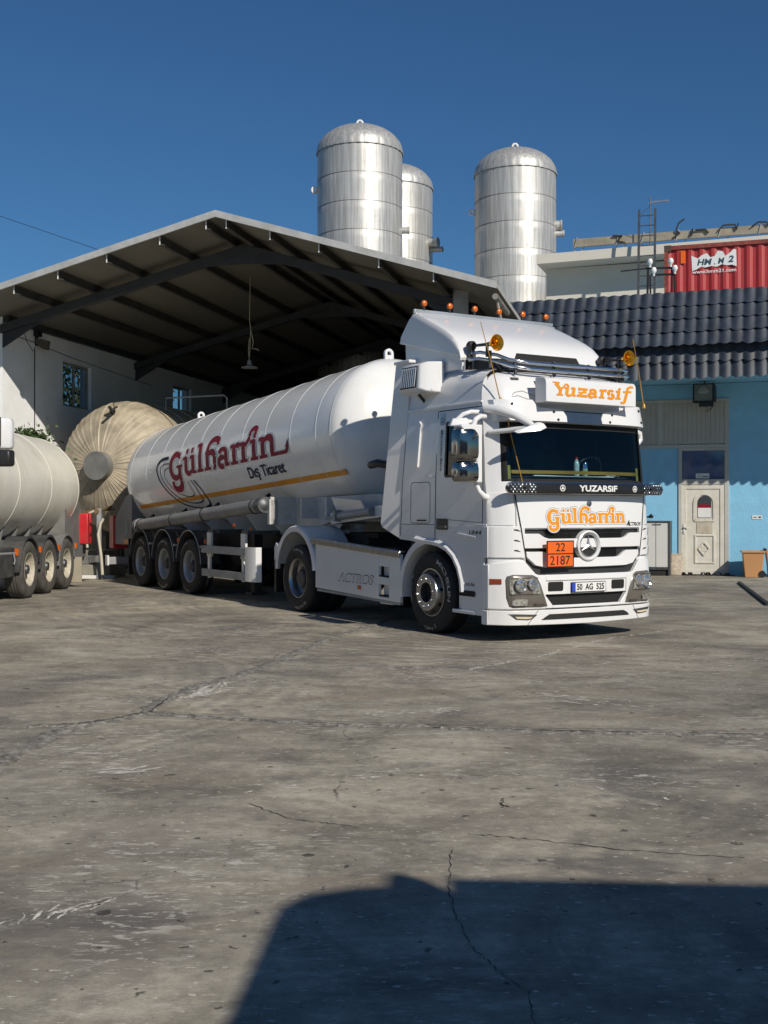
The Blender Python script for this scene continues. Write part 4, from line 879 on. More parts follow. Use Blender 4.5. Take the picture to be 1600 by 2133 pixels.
def build_trailer():
    t = thing('tank_trailer', 'gleaming white gas tank trailer with crimson lettering and an orange stripe', 'trailer', (1.607, 14.892, 0), TRZ)
    F = TankFrame((-2.85, .05, 2.69), (-11.8, .05, 2.2), 1.12)
    build_tank(t, F, TANKW, (.52, .40), (0.0, .45, 1.30, 2.22, 3.12, 4.12, 5.0, 5.95, 6.9, 7.8, 8.75), ringmat=PAINT)
    # lettering
    st, L = word(['G', 'U', 'l', 'h', 'a', 'q', 'R', 'i', 'N'], .0)
    s2 = scale_strokes(st, 5.06 / (L - .12), .335, 0, 0)
    kk = .5 * (5.06 / (L - .12) + .335)
    def tk(off): return lambda u, v, d=0.: F.p(6.46 - u, -9.6 + math.degrees(v / 1.12), off + d)
    # the i and its swash rise over the body of the word
    m = MB(); strokes_to(m, s2, tk(.006), .028, 0, .00004); m.build('lettering_outline', WHITEL, t, 0)
    m = MB(); strokes_to(m, s2, tk(.010), .0, 0, .00004); m.build('company_lettering', REDLET, t, 0)
    vs, fs = fit_text('Dış Ticaret', 0, 1.36, -.045, .205, bold=.016)
    me = MB(); me.add([F.p(2.98 - u, -25.2 + math.degrees(v / 1.12), .012) for u, v in vs], fs); me.build('second_lettering', NAVY, t, 0)
    OUT = [(6.55, 10.9), (6.86, 11.0), (7.04, 8.8), (7.15, 4.9), (7.15, 0.1), (7.08, -6.9), (6.96, -14.2), (6.79, -21.9), (6.59, -30.0), (6.4, -36.4), (6.14, -41.2), (5.86, -44.4), (5.56, -46.0), (5.34, -45.3), (5.2, -43.5), (5.11, -37.2), (5.14, -27.7), (5.25, -20.5), (5.36, -15.9)]
    MID = [(6.48, 4.9), (6.76, 5.6), (6.92, 3.3), (6.96, -2.0), (6.88, -9.6), (6.72, -17.7), (6.5, -26.3), (6.24, -33.4), (5.95, -37.9), (5.65, -39.1), (5.42, -38.1), (5.33, -35.6), (5.33, -28.3), (5.38, -21.1), (5.5, -15.5)]
    INN = [(6.44, 0.6), (6.65, 0.3), (6.75, -2.9), (6.71, -9.7), (6.56, -16.4), (6.36, -22.9), (6.11, -28.4), (5.84, -31.1), (5.65, -30.6), (5.57, -28.6), (5.58, -23.5), (5.64, -16.5)]
    def smooth(P, n=5):
        Q = []
        for i in range(len(P) - 1):
            a, b, c, d = P[max(0, i - 1)], P[i], P[i + 1], P[min(len(P) - 1, i + 2)]
            for j in range(n):
                x = j / n; Q.append(tuple(.5 * ((2 * b[k]) + (c[k] - a[k]) * x + (2 * a[k] - 5 * b[k] + 4 * c[k] - d[k]) * x * x + (3 * b[k] - a[k] - 3 * c[k] + d[k]) * x ** 3) for k in (0, 1)))
        return Q + [P[-1]]
    m = MB()
    for k, (P, ws) in enumerate(((OUT, (.07, .035, .075)), (MID, (.022, .022, .03)), (INN, (.014, .016, .022)))):
        Q = [(-s_, radians(ph) * 1.12) for s_, ph in smooth(P)]; n = len(Q); W = []
        for i in range(n):
            f = i / (n - 1); w_ = ws[0] + (ws[1] - ws[0]) * min(1, f * 3) if f < .5 else ws[1] + (ws[2] - ws[1]) * math.exp(-((f - .74) / .07) ** 2)
            W.append(w_)
        vs, fs = ribbon(Q, W); m.add([F.p(-u, math.degrees(v / 1.12), .0075) for u, v in vs], fs)
    m.build('swoosh_emblem', NAVY, t, 0)
    m = MB(); qs = fr_(-.13, 8.66, 40)
    m.slab([[F.p(q, a, .004) for a in (-35.6, -33.2, -31.0)] for q in qs], [[F.p(q, a, .001) for a in (-35.6, -33.2, -31.0)] for q in qs]); m.build('orange_stripe', ORSTR, t, 0)
    lug(t, F, .12, PAINT); lug(t, F, 7.55, PAINT)
    # saddle and frame
    m = MB()
    for s in (-1, 1):
        m.prism([(-4.76, 1.0), (-4.76, 1.74), (-4.70, 1.78), (-4.40, 1.72), (-2.2, 1.76), (-1.75, 1.72), (-1.75, 1.50), (-2.2, 1.40), (-3.0, 1.36), (-3.6, 1.34), (-4.0, 1.26), (-4.3, 1.0)], lambda u, v, d: (u, s * (.62 + d), v), 0, .05)
    m.box(-4.76, -4.72, -1.12, 1.12, 1.30, 1.74); m.box(-4.80, -4.72, -1.14, -.98, 1.30, 1.70); m.box(-3.4, -1.75, -.62, .62, 1.36, 1.40)
    for X in (-4.0, -3.2): m.box(X - .02, X + .02, -.95, .95, 1.40, 1.72)
    m.build('front_saddle', M('saddle_offwhite', (.52, .52, .50), .5, var=.08, dirt=((.3, .28, .24), .4, 4)), t, 30, bevel=.008)
    m = MB(); m.obox((-2.45, -.98, 1.60), (1, 0, -.06), (0, -.5, 1), (0, 1, .5), .86, .20, .02); m.build('step_plate', PAINT, t, 0)
    m = MB(); m.bar((-3.1, -.90, 1.40), (-1.55, -.90, 1.52), .04, .16); m.build('side_rail', TANKW, t, 0)
    m = MB(); m.cyl((-2.75, -.96, 1.44), (-1.85, -.96, 1.51), .055, 14); m.cyl((-3.15, -.96, 1.41), (-2.75, -.96, 1.44), .022, 10); m.box(-2.85, -2.78, -1.03, -.9, 1.36, 1.52); m.cyl((-1.87, -.96, 1.508), (-1.82, -.96, 1.512), .07, 14); m.build('gas_cylinder', GREYP, t, 40)
    m = MB(); m.tube([(-2.05, -.85, 2.16), (-1.8, -.88, 2.18), (-1.45, -.7, 2.10), (-1.2, -.4, 1.9)], [.055, .06, .05, .05], 10); m.build('black_hose', BLACKP, t, 50)
    m = MB()
    for s in (-1, 1): m.box(-12.3, -4.7, s * .5 - .05, s * .5 + .05, .86, 1.12)
    for X in (-12.2, -10.57, -9.26, -7.95, -6.4, -5.2): m.box(X - .05, X + .05, -.5, .5, .9, 1.08)
    for X in (-7.95, -9.26, -10.57):
        m.cyl((X, -.95, .505), (X, .95, .505), .075); m.box(X - .1, X + .55, -.56, -.44, .45, .9); m.cyl((X - .3, -.5, .55), (X - .3, -.5, .9), .13); m.cyl((X, -.7, .505), (X, -.62, .505), .2)
    m.box(-7.2, -5.3, -.45, .45, .55, .85); m.cyl((-7.0, -.62, .72), (-5.9, -.62, .72), .17); m.box(-11.8, -5.0, -.5, .5, 1.10, 1.14)
    m.build('chassis', FRAMEB, t, 0)
    for X in (-5.55, -6.4, -7.3, -8.4, -9.6, -10.8):
        m = MB(); z1 = lerp([(-11.8, 1.17), (-2.85, 1.66)], X)
        m.prism([(-.86, z1 + .22), (-.5, z1 + .02), (.5, z1 + .02), (.86, z1 + .22), (.86, z1 + .08), (.5, 1.10), (-.5, 1.10), (-.86, z1 + .08)], lambda u, v, d: (X + d, u, v), -.02, .02)
        m.build('tank_cradle', TANKW, t, 0)
    # hose tube along the side
    m = MB(); a, b = Vector((-10.65, -1.18, 1.235)), Vector((-4.95, -1.18, 1.605)); m.tube([a, b], .115, 24)
    m.tube([a - (b - a).normalized() * .14, a], .135, 24); m.build('hose_tube', TUBEM, t, 40)
    m = MB(); d = (b - a).normalized()
    m.tube([b - d * .02, b + d * .16], .132, 24); m.tube([b + d * .16, b + d * .19], [.10, .04], 16); m.build('tube_cap', STEELD, t, 40)
    m = MB()
    for f in (.02, .33, .60, .965): c = a + (b - a) * f; m.tube([c - d * .018, c + d * .018], .126, 24); m.tube([c, c + Vector((0, .25, .2))], .03, 6)
    m.build('tube_strap', FRAMEB, t, 40)
    m = MB()
    for q in (4.2, 5.4, 6.4, 7.4): p = F.p(q, -52, .0); m.obox(p, F.ax, (0, 1, 0), (0, 0, 1), .22, .08, .035)
    m.build('tank_tabs', PAINT, t, 0)
    # mudguards and wheels
    LT = [[('', 95, 150, .41, .045, 0), ('', 240, 275, .42, .05, 0)], [('', 60, 130, .41, .045, 0), ('', 235, 300, .42, .05, 0)], [('', 50, 85, .41, .045, 0), ('', 165, 215, .41, .03, 0), ('', 225, 260, .42, .05, 0)]]
    for i, X in enumerate((-7.95, -9.26, -10.57)):
        for s in (-1, 1):
            wheel(t, X, s * 1.215, s, 'trailer', rimm=SILVER, lettering=LT[i] if s < 0 else None)
            m = MB(); R0, R1 = .575, .60; A = fr_(2, 178, 24)
            m.loft([[(X + R * cos(radians(a)), s * yy, .55 + R * sin(radians(a)) * 1.03) for R, yy in ((R0, 1.23), (R1, 1.23), (R1, .86), (R0, .86))] for a in A], True, False, True); mg = m.build('mudguard', GREYD, t, 40)
            m = MB(); m.tube([(X + R1 * cos(radians(a)), s * 1.235, .55 + R1 * sin(radians(a)) * 1.03) for a in fr_(2, 172, 22)], .008, 6); m.build('mudguard_edge', SILVER, mg, 50)
            m = MB(); m.box(X + .57, X + .66, min(s * 1.0, s * 1.24), max(s * 1.0, s * 1.24), .86, .90); m.build('guard_bracket', SILVER, mg, 0)
        if i < 2:
            m = MB(); m.lathe([(0, -.02), (.045, -.018), (.05, 0), (.03, .012), (0, .014)], (X + .66, -1.16, .97), 'Y', 14); m.build('side_marker_lamp', AMBER, t, 50)
    for s in (-1, 1):
        m = MB(); m.box(-11.30, -11.27, min(s * .85, s * 1.22), max(s * .85, s * 1.22), .2, .95); m.build('mud_flap', BLACKP, t, 0)
    # side guard
    for s in (-1, 1):
        g = part('side_guard', t); Y0, Y1 = min(s * 1.20, s * 1.225), max(s * 1.20, s * 1.225)
        m = MB(); m.box(-7.36, -5.45, Y0, Y1, .78, .91); m.box(-7.33, -5.45, Y0, Y1, .37, .50); m.build('guard_rails', GREYP, g, 0, bevel=.008)
        m = MB(); m.loft([[(x, s * y, z) for x, y in ((-5.47, 1.226), (-5.22, 1.226), (-5.13, 1.19), (-5.10, 1.1), (-5.13, 1.1), (-5.16, 1.17), (-5.24, 1.20), (-5.47, 1.20))] for z in (.36, .925)], True, False, True); m.build('guard_end', PAINT, g, 30)
        for X in (-7.1, -5.65):
            m = MB(); m.box(X - .09, X + .09, min(s * 1.14, s * 1.18), max(s * 1.14, s * 1.18), .72, 1.14); m.box(X - .05, X + .03, min(s * 1.14, s * 1.18), max(s * 1.14, s * 1.18), .34, .8)
            m.build('guard_post', TANKW, g, 0)
        m = MB()
        for X in (-7.1, -5.65): m.box(X - .12, X + .12, min(s * .55, s * 1.15), max(s * .55, s * 1.15), 1.13, 1.19)
        m.build('guard_bracket', STEELD, g, 0)
        m = MB(); m.box(-5.95, -5.8, min(s * .75, s * .9), max(s * .75, s * .9), .15, 1.15); m.box(-6.0, -5.75, min(s * .68, s * .97), max(s * .68, s * .97), .10, .15); m.build('landing_leg', FRAMEB, t, 0)
    for X, z in ((-6.3, 1.30), (-5.6, 1.24)):
        m = MB(); m.lathe([(0, -.02), (.035, -.018), (.04, 0), (.02, .012), (0, .014)], (X, -1.05, z - .03), 'Y', 12); m.build('side_marker_lamp', AMBER, t, 50)
    # rear cabinet, underrun bumper
    m = MB(); m.prism([(-11.65, .80), (-11.65, 1.95), (-12.1, 1.80), (-12.75, 1.35), (-12.75, .80)], lambda u, v, d: (u, d, v), -1.02, 1.02); m.build('rear_cabinet', M('cabinet_grey', (.16, .165, .165), .55, var=.15), t, 30, bevel=.01)
    m = MB(); m.add([(-11.98 + dx, -1.024, 1.14 + dz) for dx, dz in ((0, .22), (.13, 0), (0, -.22), (-.13, 0))], [(0, 1, 2, 3)]); m.build('green_hazard_diamond', M('diamond_green', (.01, .11, .07), .4), t, 0)
    m = MB(); m.box(-12.15, -11.8, -1.025, -1.02, .82, .92); m.build('orange_label', ORSTR, t, 0)
    m = MB(); m.box(-12.75, -12.62, -1.2, 1.2, .36, .52); m.box(-12.7, -12.5, -.6, -.5, .5, .9); m.box(-12.7, -12.5, .5, .6, .5, .9); m.build('rear_bumper', GREYP, t, 0, bevel=.01)
    m = MB(); m.box(-12.76, -12.60, -1.24, -1.2, .34, .56); m.box(-12.76, -12.60, 1.2, 1.24, .34, .56); m.build('bumper_end', PAINT, t, 0, bevel=.008)
    return t
trailer = build_trailer()
def extinguisher_box(parent, x, y, z0, z1, sx, sy, mat=None):
    b = part('extinguisher_box', parent); h_ = z1 - z0
    m = MB(); m.box(x - sx / 2, x + sx / 2, y - sy / 2, y + sy * .1, z0, z1); m.build('box_base', REDP, b, 30, bevel=.02)
    m = MB(); m.box(x - sx / 2 - .01, x + sx / 2 + .01, y + sy * .12, y + sy / 2, z0, z1 + .01); m.build('box_lid', REDP, b, 30, bevel=.02)
    m = MB()
    for f in (.28, .62): m.box(x - sx / 2 - .02, x + sx / 2 + .02, y - sy * .02, y + sy * .22, z0 + h_ * f, z0 + h_ * f + .05)
    m.build('box_catch', BLACKP, b, 0)
    return b
m = MB()
b_ = extinguisher_box(trailer, -12.95, -.86, .70, 1.42, .30, .36)
# ================================================================== GROUND
def ground_mat():
    m = bpy.data.materials.new('worn_concrete'); m.use_nodes = True; t = m.node_tree; b = t.nodes['Principled BSDF']; L = t.links.new
    tc = _n(t, 'ShaderNodeTexCoord'); src = tc.outputs['Object']
    def mapn(scale, rot=0.):
        q = _n(t, 'ShaderNodeMapping'); q.inputs['Scale'].default_value = scale; q.inputs['Rotation'].default_value = (0, 0, rot); L(src, q.inputs[0]); return q.outputs[0]
    def noise(vec, sc_, det=8, rough=.6, dist=0.):
        n = _n(t, 'ShaderNodeTexNoise'); n.inputs['Scale'].default_value = sc_; n.inputs['Detail'].default_value = det; n.inputs['Roughness'].default_value = rough; n.inputs['Distortion'].default_value = dist; L(vec, n.inputs[0]); return n.outputs[0]
    def ramp(v, *st):
        r = _n(t, 'ShaderNodeValToRGB'); e = r.color_ramp.elements
        while len(e) < len(st): e.new(.5)
        for q, (p, c) in zip(e, st): q.position = p; q.color = (c, c, c, 1) if isinstance(c, (int, float)) else tuple(c) + (1,)
        L(v, r.inputs[0]); return r.outputs[0]
    def mix(f, a, c, mode='MIX'):
        x = _n(t, 'ShaderNodeMixRGB', blend_type=mode)
        for i, v in ((0, f), (1, a), (2, c)):
            if isinstance(v, (int, float)): x.inputs[i].default_value = v if i == 0 else (v, v, v, 1)
            elif isinstance(v, tuple): x.inputs[i].default_value = v + (1,)
            else: L(v, x.inputs[i])
        return x.outputs[0]
    def math_(op, a, c=None):
        x = _n(t, 'ShaderNodeMath', operation=op)
        for i, v in ((0, a), (1, c)):
            if v is None: continue
            if isinstance(v, (int, float)): x.inputs[i].default_value = v
            else: L(v, x.inputs[i])
        return x.outputs[0]
    iso = mapn((1, 1, 1)); st1 = mapn((1, 2.4, 1), radians(66)); st2 = mapn((1, 2.8, 1), radians(122)); st3 = mapn((1, 3, 1), radians(25))
    big = noise(iso, .22, 6, .55, .6); mid = noise(iso, 1.1, 9, .68, .8); fine = noise(iso, 14, 8, .7); grit = noise(iso, 90, 5, .8)
    base = ramp(big, (.38, (.235, .212, .172)), (.5, (.310, .280, .222)), (.62, (.385, .345, .265)))
    base = mix(.75, base, ramp(mid, (.38, .55), (.52, 1.0), (.64, 1.28)), 'MULTIPLY')
    base = mix(.5, base, ramp(noise(st1, 1.3, 9, .68, .5), (.38, .62), (.5, 1.0), (.62, 1.28)), 'MULTIPLY')
    base = mix(.45, base, ramp(noise(st2, 1.1, 9, .66, .4), (.38, .66), (.5, 1.0), (.62, 1.25)), 'MULTIPLY')
    base = mix(.55, base, ramp(fine, (.36, .66), (.5, 1.0), (.64, 1.25)), 'MULTIPLY')
    base = mix(.5, base, ramp(grit, (.34, .7), (.5, 1.0), (.66, 1.3)), 'MULTIPLY')
    # purple-brown and greenish stains
    base = mix(ramp(noise(iso, .75, 7, .65, 1.2), (.52, 0.), (.62, .50)), base, (.195, .168, .142))
    base = mix(ramp(noise(st3, .5, 6, .6, 1.), (.54, 0.), (.64, .42)), base, (.28, .225, .16))
    # dark oily patches
    base = mix(ramp(noise(mapn((1, 1.6, 1), .6), .42, 7, .66, 1.5), (.555, 0.), (.63, .62)), base, (.105, .095, .088))
    # tyre sweeps: bands of rings about turning centres
    def sweep(cx, cy, freq, r0, r1, amt, base, col=(.12, .106, .10)):
        q = _n(t, 'ShaderNodeMapping'); q.inputs['Location'].default_value = (-cx, -cy, 0); L(src, q.inputs[0])
        ln = _n(t, 'ShaderNodeVectorMath', operation='LENGTH'); L(q.outputs[0], ln.inputs[0]); d = math_('ADD', ln.outputs['Value'], math_('MULTIPLY', noise(iso, 1.3, 4, .6), .22))
        band = ramp(math_('DIVIDE', d, 20.), (max(0, r0 / 20 - .012), 0.), (r0 / 20 + .01, 1.), (r1 / 20 - .01, 1.), (r1 / 20 + .012, 0.))
        wv = math_('ADD', math_('MULTIPLY', math_('SINE', math_('MULTIPLY', d, freq)), .5), .5)
        wv = math_('MULTIPLY', wv, ramp(noise(iso, .55, 6, .6, .8), (.44, 0.), (.56, 1.)))
        return mix(math_('MULTIPLY', math_('MULTIPLY', wv, band), amt), base, col)
    base = sweep(-6, 10, 34, 4.2, 5.6, .34, base); base = sweep(1.5, 19.5, 40, 4.4, 6.6, .30, base); base = sweep(-1.1, 14.8, 42, .35, 1.25, .6, base)
    base = sweep(-2.6, 14.4, 46, .3, 1.0, .5, base); base = sweep(9, 2, 30, 7.5, 9.4, .32, base); base = sweep(.9, 14.0, 46, .25, .8, .45, base); base = sweep(5.0, 21, 26, 8.4, 11, .45, base)
    # chipped whitish scuffs
    sc1 = ramp(noise(st1, 5.5, 7, .72, .3), (.56, 0.), (.60, 1.)); sc2 = ramp(noise(mapn((1, 4, 1), radians(-50)), 7.5, 6, .7), (.57, 0.), (.605, 1.))
    reg = ramp(noise(iso, .42, 5, .6, .7), (.49, 0.), (.60, 1.))
    scuff = math_('MULTIPLY', math_('MAXIMUM', sc1, sc2), reg)
    base = mix(math_('MULTIPLY', scuff, .85), base, (.56, .52, .45))
    chips = ramp(noise(mapn((1, 2.2, 1), .3), 16, 4, .6), (.635, 0.), (.655, 1.)); base = mix(math_('MULTIPLY', chips, .8), base, (.60, .56, .48))
    spots = ramp(noise(iso, 11, 3, .5), (.30, 1.), (.325, 0.)); base = mix(math_('MULTIPLY', spots, .75), base, (.03, .028, .027))
    # hairline cracks
    vo = _n(t, 'ShaderNodeTexVoronoi', feature='DISTANCE_TO_EDGE'); vo.inputs['Scale'].default_value = .33
    wob = mix(.10, src, noise(iso, 2.5, 6, .6), 'ADD'); nn = _n(t, 'ShaderNodeTexNoise'); nn.inputs['Scale'].default_value = 2.0; nn.inputs['Detail'].default_value = 8; L(src, nn.inputs[0])
    wob = mix(.35, src, nn.outputs['Color'], 'ADD'); L(wob, vo.inputs['Vector'])
    cr = math_('MULTIPLY', ramp(vo.outputs['Distance'], (.0, 1.), (.003, 0.)), ramp(noise(iso, .6, 4, .5), (.53, 0.), (.60, 1.)))
    base = mix(math_('MULTIPLY', cr, .8), base, (.025, .023, .022))
    L(base, b.inputs['Base Color']); b.inputs['Roughness'].default_value = .78; b.inputs['Specular IOR Level'].default_value = .35
    bp = _n(t, 'ShaderNodeBump'); bp.inputs['Strength'].default_value = .5; bp.inputs['Distance'].default_value = .008
    hsum = math_('ADD', math_('MULTIPLY', grit, .5), math_('ADD', fine, math_('MULTIPLY', math_('SUBTRACT', scuff, cr), .6))); L(hsum, bp.inputs['Height']); L(bp.outputs[0], b.inputs['Normal'])
    return m
CONC = ground_mat()
g = MB(); g.add([(-600, -200, 0), (600, -200, 0), (600, 1200, 0), (-600, 1200, 0)], [(0, 1, 2, 3)])
struct(g.build('concrete_yard', CONC, None, 0))
MORT = M('joint_mortar', (.235, .22, .19), .95, var=.35, vscale=14, bump=.6, bscale=30, dirt=((.05, .046, .04), .8, 11))
def joint(pts, wd, name, mat, hgt=.012, seed=1, sub=14, dark=None):
    rnd = random.Random(seed); C = []
    for (a, b) in zip(pts, pts[1:]): C += [(a[0] + (b[0] - a[0]) * i / sub, a[1] + (b[1] - a[1]) * i / sub) for i in range(sub)]
    C.append(pts[-1]); rows = []; o1 = 0
    for i, p in enumerate(C):
        a, b = C[max(0, i - 1)], C[min(len(C) - 1, i + 1)]; dx, dy = b[0] - a[0], b[1] - a[1]; l = hypot(dx, dy) or 1; nx, ny = -dy / l, dx / l
        o1 = o1 * .75 + rnd.uniform(-.02, .02); w1 = wd * rnd.uniform(.45, 1.25); w2 = wd * rnd.uniform(.45, 1.25); h1 = hgt * rnd.uniform(.2, 1.3); h2 = hgt * rnd.uniform(.2, 1.3)
        if i in (0, len(C) - 1): w1 = w2 = .01
        rows.append([(p[0] + nx * (o1 + q), p[1] + ny * (o1 + q), z) for q, z in ((-w1, .0012), (-w1 * .55, h1), (-w1 * .12, .004 + h2 * .4), (w2 * .3, h2), (w2 * .7, h1 * .7), (w2, .0012))])
    m = MB(); m.loft(rows, False, False); o = m.build(name, mat, None, 25); return struct(o)
main = [(-2.45, 6.2), (-2.3, 6.9), (-2.25, 7.29), (-2.22, 7.85), (-2.1, 8.15), (-1.97, 8.3), (-1.78, 8.56), (-1.76, 9.27), (-1.64, 9.85), (-1.42, 10.33), (-1.18, 11.13), (-0.85, 12.7), (-0.58, 13.93), (-0.13, 15.29), (.3, 17)]
joint(main, .075, 'concrete_joint', MORT, .014, 3)
joint([(-2.5, 8.05), (-2.15, 8.12), (-1.97, 8.3), (-1.75, 8.55)], .06, 'concrete_joint', MORT, .014, 4)
cross = [(-1.78, 8.56), (-1.41, 8.44), (-.97, 8.3), (-.54, 8.17), (-.17, 8.08), (.33, 8.03), (.66, 7.94), (1.15, 7.85), (1.63, 7.82), (2.1, 7.77), (2.57, 7.7), (4, 7.5)]
joint(cross, .06, 'concrete_joint', MORT, .012, 5)
DARKC = M('crack_dark', (.055, .05, .045), .9, var=.2)
def crack(pts, wd, seed, z=.003):
    rnd = random.Random(seed); C = []
    for (a, b) in zip(pts, pts[1:]): C += [(a[0] + (b[0] - a[0]) * i / 10 + rnd.uniform(-.008, .008), a[1] + (b[1] - a[1]) * i / 10 + rnd.uniform(-.014, .014)) for i in range(10)]
    vs, fs = ribbon(C, [wd * rnd.uniform(.3, 1.4) for _ in C]); m = MB(); m.add([(u, v, z) for u, v in vs], fs); struct(m.build('ground_crack', DARKC, None, 0))
crack([(-.69, 5.92), (-.47, 5.64), (-.28, 5.55), (-.11, 5.47)], .006, 1); crack([(.39, 5.36), (.53, 5.33), (.72, 5.25), (1.0, 5.13), (1.26, 5.06), (1.6, 4.98)], .007, 2)
crack([(.26, 4.62), (.26, 4.32), (.3, 3.96), (.35, 3.82), (.45, 3.59), (.44, 3.3)], .0045, 3); crack([(.3, 5.1), (.27, 4.75), (.26, 4.62)], .004, 6)
crack([(.28, 8.02), (.66, 7.985), (1.2, 7.90), (1.65, 7.87), (2.6, 7.74)], .022, 4); crack([(.62, 6.02), (.60, 5.9), (.64, 5.84)], .014, 5); crack([(-1.8, 8.50), (-1.2, 8.40), (-.6, 8.24), (-.1, 8.12)], .008, 7)
crack([(x + .035, y) for x, y in main[4:8]], .009, 21, .019); crack([(x - .03, y) for x, y in main[8:12]], .007, 24, .017); crack([(x - .01, y + .05) for x, y in cross], .013, 22, .017); crack([(-2.45, 8.02), (-2.15, 8.10), (-1.97, 8.27)], .012, 23, .018)
# chalky line across the yard
PALE = M('chalk_scuff', (.52, .49, .43), .9, var=.4, vscale=20)
def scuffs(name, pts, n, wd, ln, seed, jit):
    rnd = random.Random(seed); m = MB()
    for i in range(n):
        f = rnd.random() * (len(pts) - 1); k = int(f); f -= k; a, b = pts[k], pts[min(k + 1, len(pts) - 1)]
        x = a[0] + (b[0] - a[0]) * f + rnd.gauss(0, jit); y = a[1] + (b[1] - a[1]) * f + rnd.gauss(0, jit); an = atan2(b[1] - a[1], b[0] - a[0]) + rnd.gauss(0, .25)
        l = ln * rnd.uniform(.3, 1.4); w_ = wd * rnd.uniform(.4, 1.3); P = []
        for j in range(7): q = j / 6; P.append((x + cos(an) * l * (q - .5) + rnd.gauss(0, .004), y + sin(an) * l * (q - .5) + rnd.gauss(0, .004)))
        vs, fs = ribbon(P, [w_ * sin(pi * min(.95, max(.08, j / 6))) * rnd.uniform(.5, 1.2) for j in range(7)]); z = .0016 + .00001 * i
        m.add([(u, v, z) for u, v in vs], fs)
    o = m.build(name, PALE, None, 0); o['kind'] = 'stuff'; return o
scuffs('paint_scuffs', [(.82, 10.96), (1.66, 12.06), (2.68, 13.66), (4.09, 15.09)], 150, .022, .14, 1, .02)
scuffs('paint_scuffs', [(-1.55, 9.35), (-1.40, 10.1)], 34, .03, .30, 2, .05)
scuffs('paint_scuffs', [(-1.62, 6.62), (-1.42, 6.70)], 12, .035, .20, 3, .05)
scuffs('paint_scuffs', [(-.9, 6.1), (-.2, 6.45), (.1, 6.6)], 46, .018, .07, 4, .09)
scuffs('paint_scuffs', [(-.12, 8.55), (.55, 8.75)], 34, .03, .10, 5, .07)
scuffs('paint_scuffs', [(1.2, 9.4), (1.9, 9.0)], 40, .03, .12, 6, .12)
scuffs('paint_scuffs', [(.2, 6.9), (1.2, 6.2), (1.6, 5.6)], 40, .018, .05, 7, .25)
scuffs('paint_scuffs', [(-1.1, 4.45), (-1.35, 4.15)], 14, .018, .10, 8, .04)
scuffs('paint_scuffs', [(1.0, 10.5), (3.2, 11.5)], 70, .022, .09, 9, .5)
scuffs('paint_scuffs', [(-2.9, 10), (3.0, 10.2)], 60, .016, .07, 10, 1.3)
scuffs('paint_scuffs', [(-1.8, 6), (2.0, 6.0)], 70, .010, .03, 11, .6)
m = MB(); m.bar((7.47, 24.24, .015), (6.14, 18.41, .015), .065, .05); struct(m.build('drain_edge', FRAMEB, None, 0))

# ================================================================== SHED WITH GABLE ROOF (left)
CR = radians(-12.9)
STUCCO = M('white_render', (.86, .87, .86), .9, var=.04, vscale=1.2, bump=.25, bscale=25, dirt=((.55, .54, .50), .2, .9))
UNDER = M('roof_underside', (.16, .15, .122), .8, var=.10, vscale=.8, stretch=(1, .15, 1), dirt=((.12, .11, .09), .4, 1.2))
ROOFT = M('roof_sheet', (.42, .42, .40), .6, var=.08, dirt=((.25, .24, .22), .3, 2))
STEELG = M('grey_steelwork', (.034, .038, .044), .6, var=.15, vscale=4, dirt=((.06, .057, .05), .3, 3))
PURL = M('purlin_brown', (.060, .056, .048), .7, var=.2)
UNLITW = M('wall_painted_unlit', (.012, .012, .013), .95, var=.2)  # near-black colour stands in for the shade deep inside the shed
FRAMEW = M('window_frame_beige', (.34, .32, .27), .6, var=.1)
sh = thing('shed', 'tall open-fronted shed with white left wall and grey gable roof', 'shed', (-8.6, 26.0, 0), CR)
DEP = 21.0; RX = 10.4
zl = lambda x: 7.42 - .262 * (5.76 - x) if x < 5.76 else 7.42 - .297 * (x - 5.76)
# walls around the window openings
m = MB(); wins = [(2.73, 4.23, 4.15, 5.26), (9.55, 11.0, 4.66, 5.40)]
ys_ = [-.02, 2.73, 4.23, 9.55, 11.0, DEP]
for i, (a, b) in enumerate(zip(ys_, ys_[1:])):
    hit_ = [w_ for w_ in wins if abs(w_[0] - a) < .01]
    if hit_: m.box(-.32, 0, a, b, 0, hit_[0][2]); m.box(-.32, 0, a, b, hit_[0][3], 6.02)
    else: m.box(-.32, 0, a, b, 0, 6.02)
m.box(-9, -.32, -.02, .3, 0, 6.02)
m.build('wall', STUCCO, sh, 0, weld=False)
m = MB(); m.box(-.3, RX, DEP, DEP + .2, 0, 7.3); m.box(RX, RX + .2, 1.2, DEP, 0, 6.0); m.build('back_wall', UNLITW, sh, 0)
for (a, b, z0, z1) in wins:
    wf = MB(); 
    for q in ((a, a + .05, z0, z1), (b - .05, b, z0, z1), (a, b, z0, z0 + .05), (a, b, z1 - .05, z1), ((a + b) / 2 - .03, (a + b) / 2 + .03, z0, z1)): wf.box(-.14, -.09, *q)
    wo_ = wf.build('window', FRAMEW, sh, 0)
    m = MB(); m.box(-.12, -.112, a + .05, b - .05, z0 + .05, z1 - .05); m.build('pane', glassmat('window_glass', (.62, .66, .68), .8) if a < 5 else GLASS, wo_, 0)
m = MB()
for sgn in (0, 1):
    xs = (-1.2, 5.76) if not sgn else (5.76, 11.4)
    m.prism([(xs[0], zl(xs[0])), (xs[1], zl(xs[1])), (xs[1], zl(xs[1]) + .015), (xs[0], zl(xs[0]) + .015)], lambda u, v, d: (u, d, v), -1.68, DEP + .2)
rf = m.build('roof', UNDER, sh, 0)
m = MB()
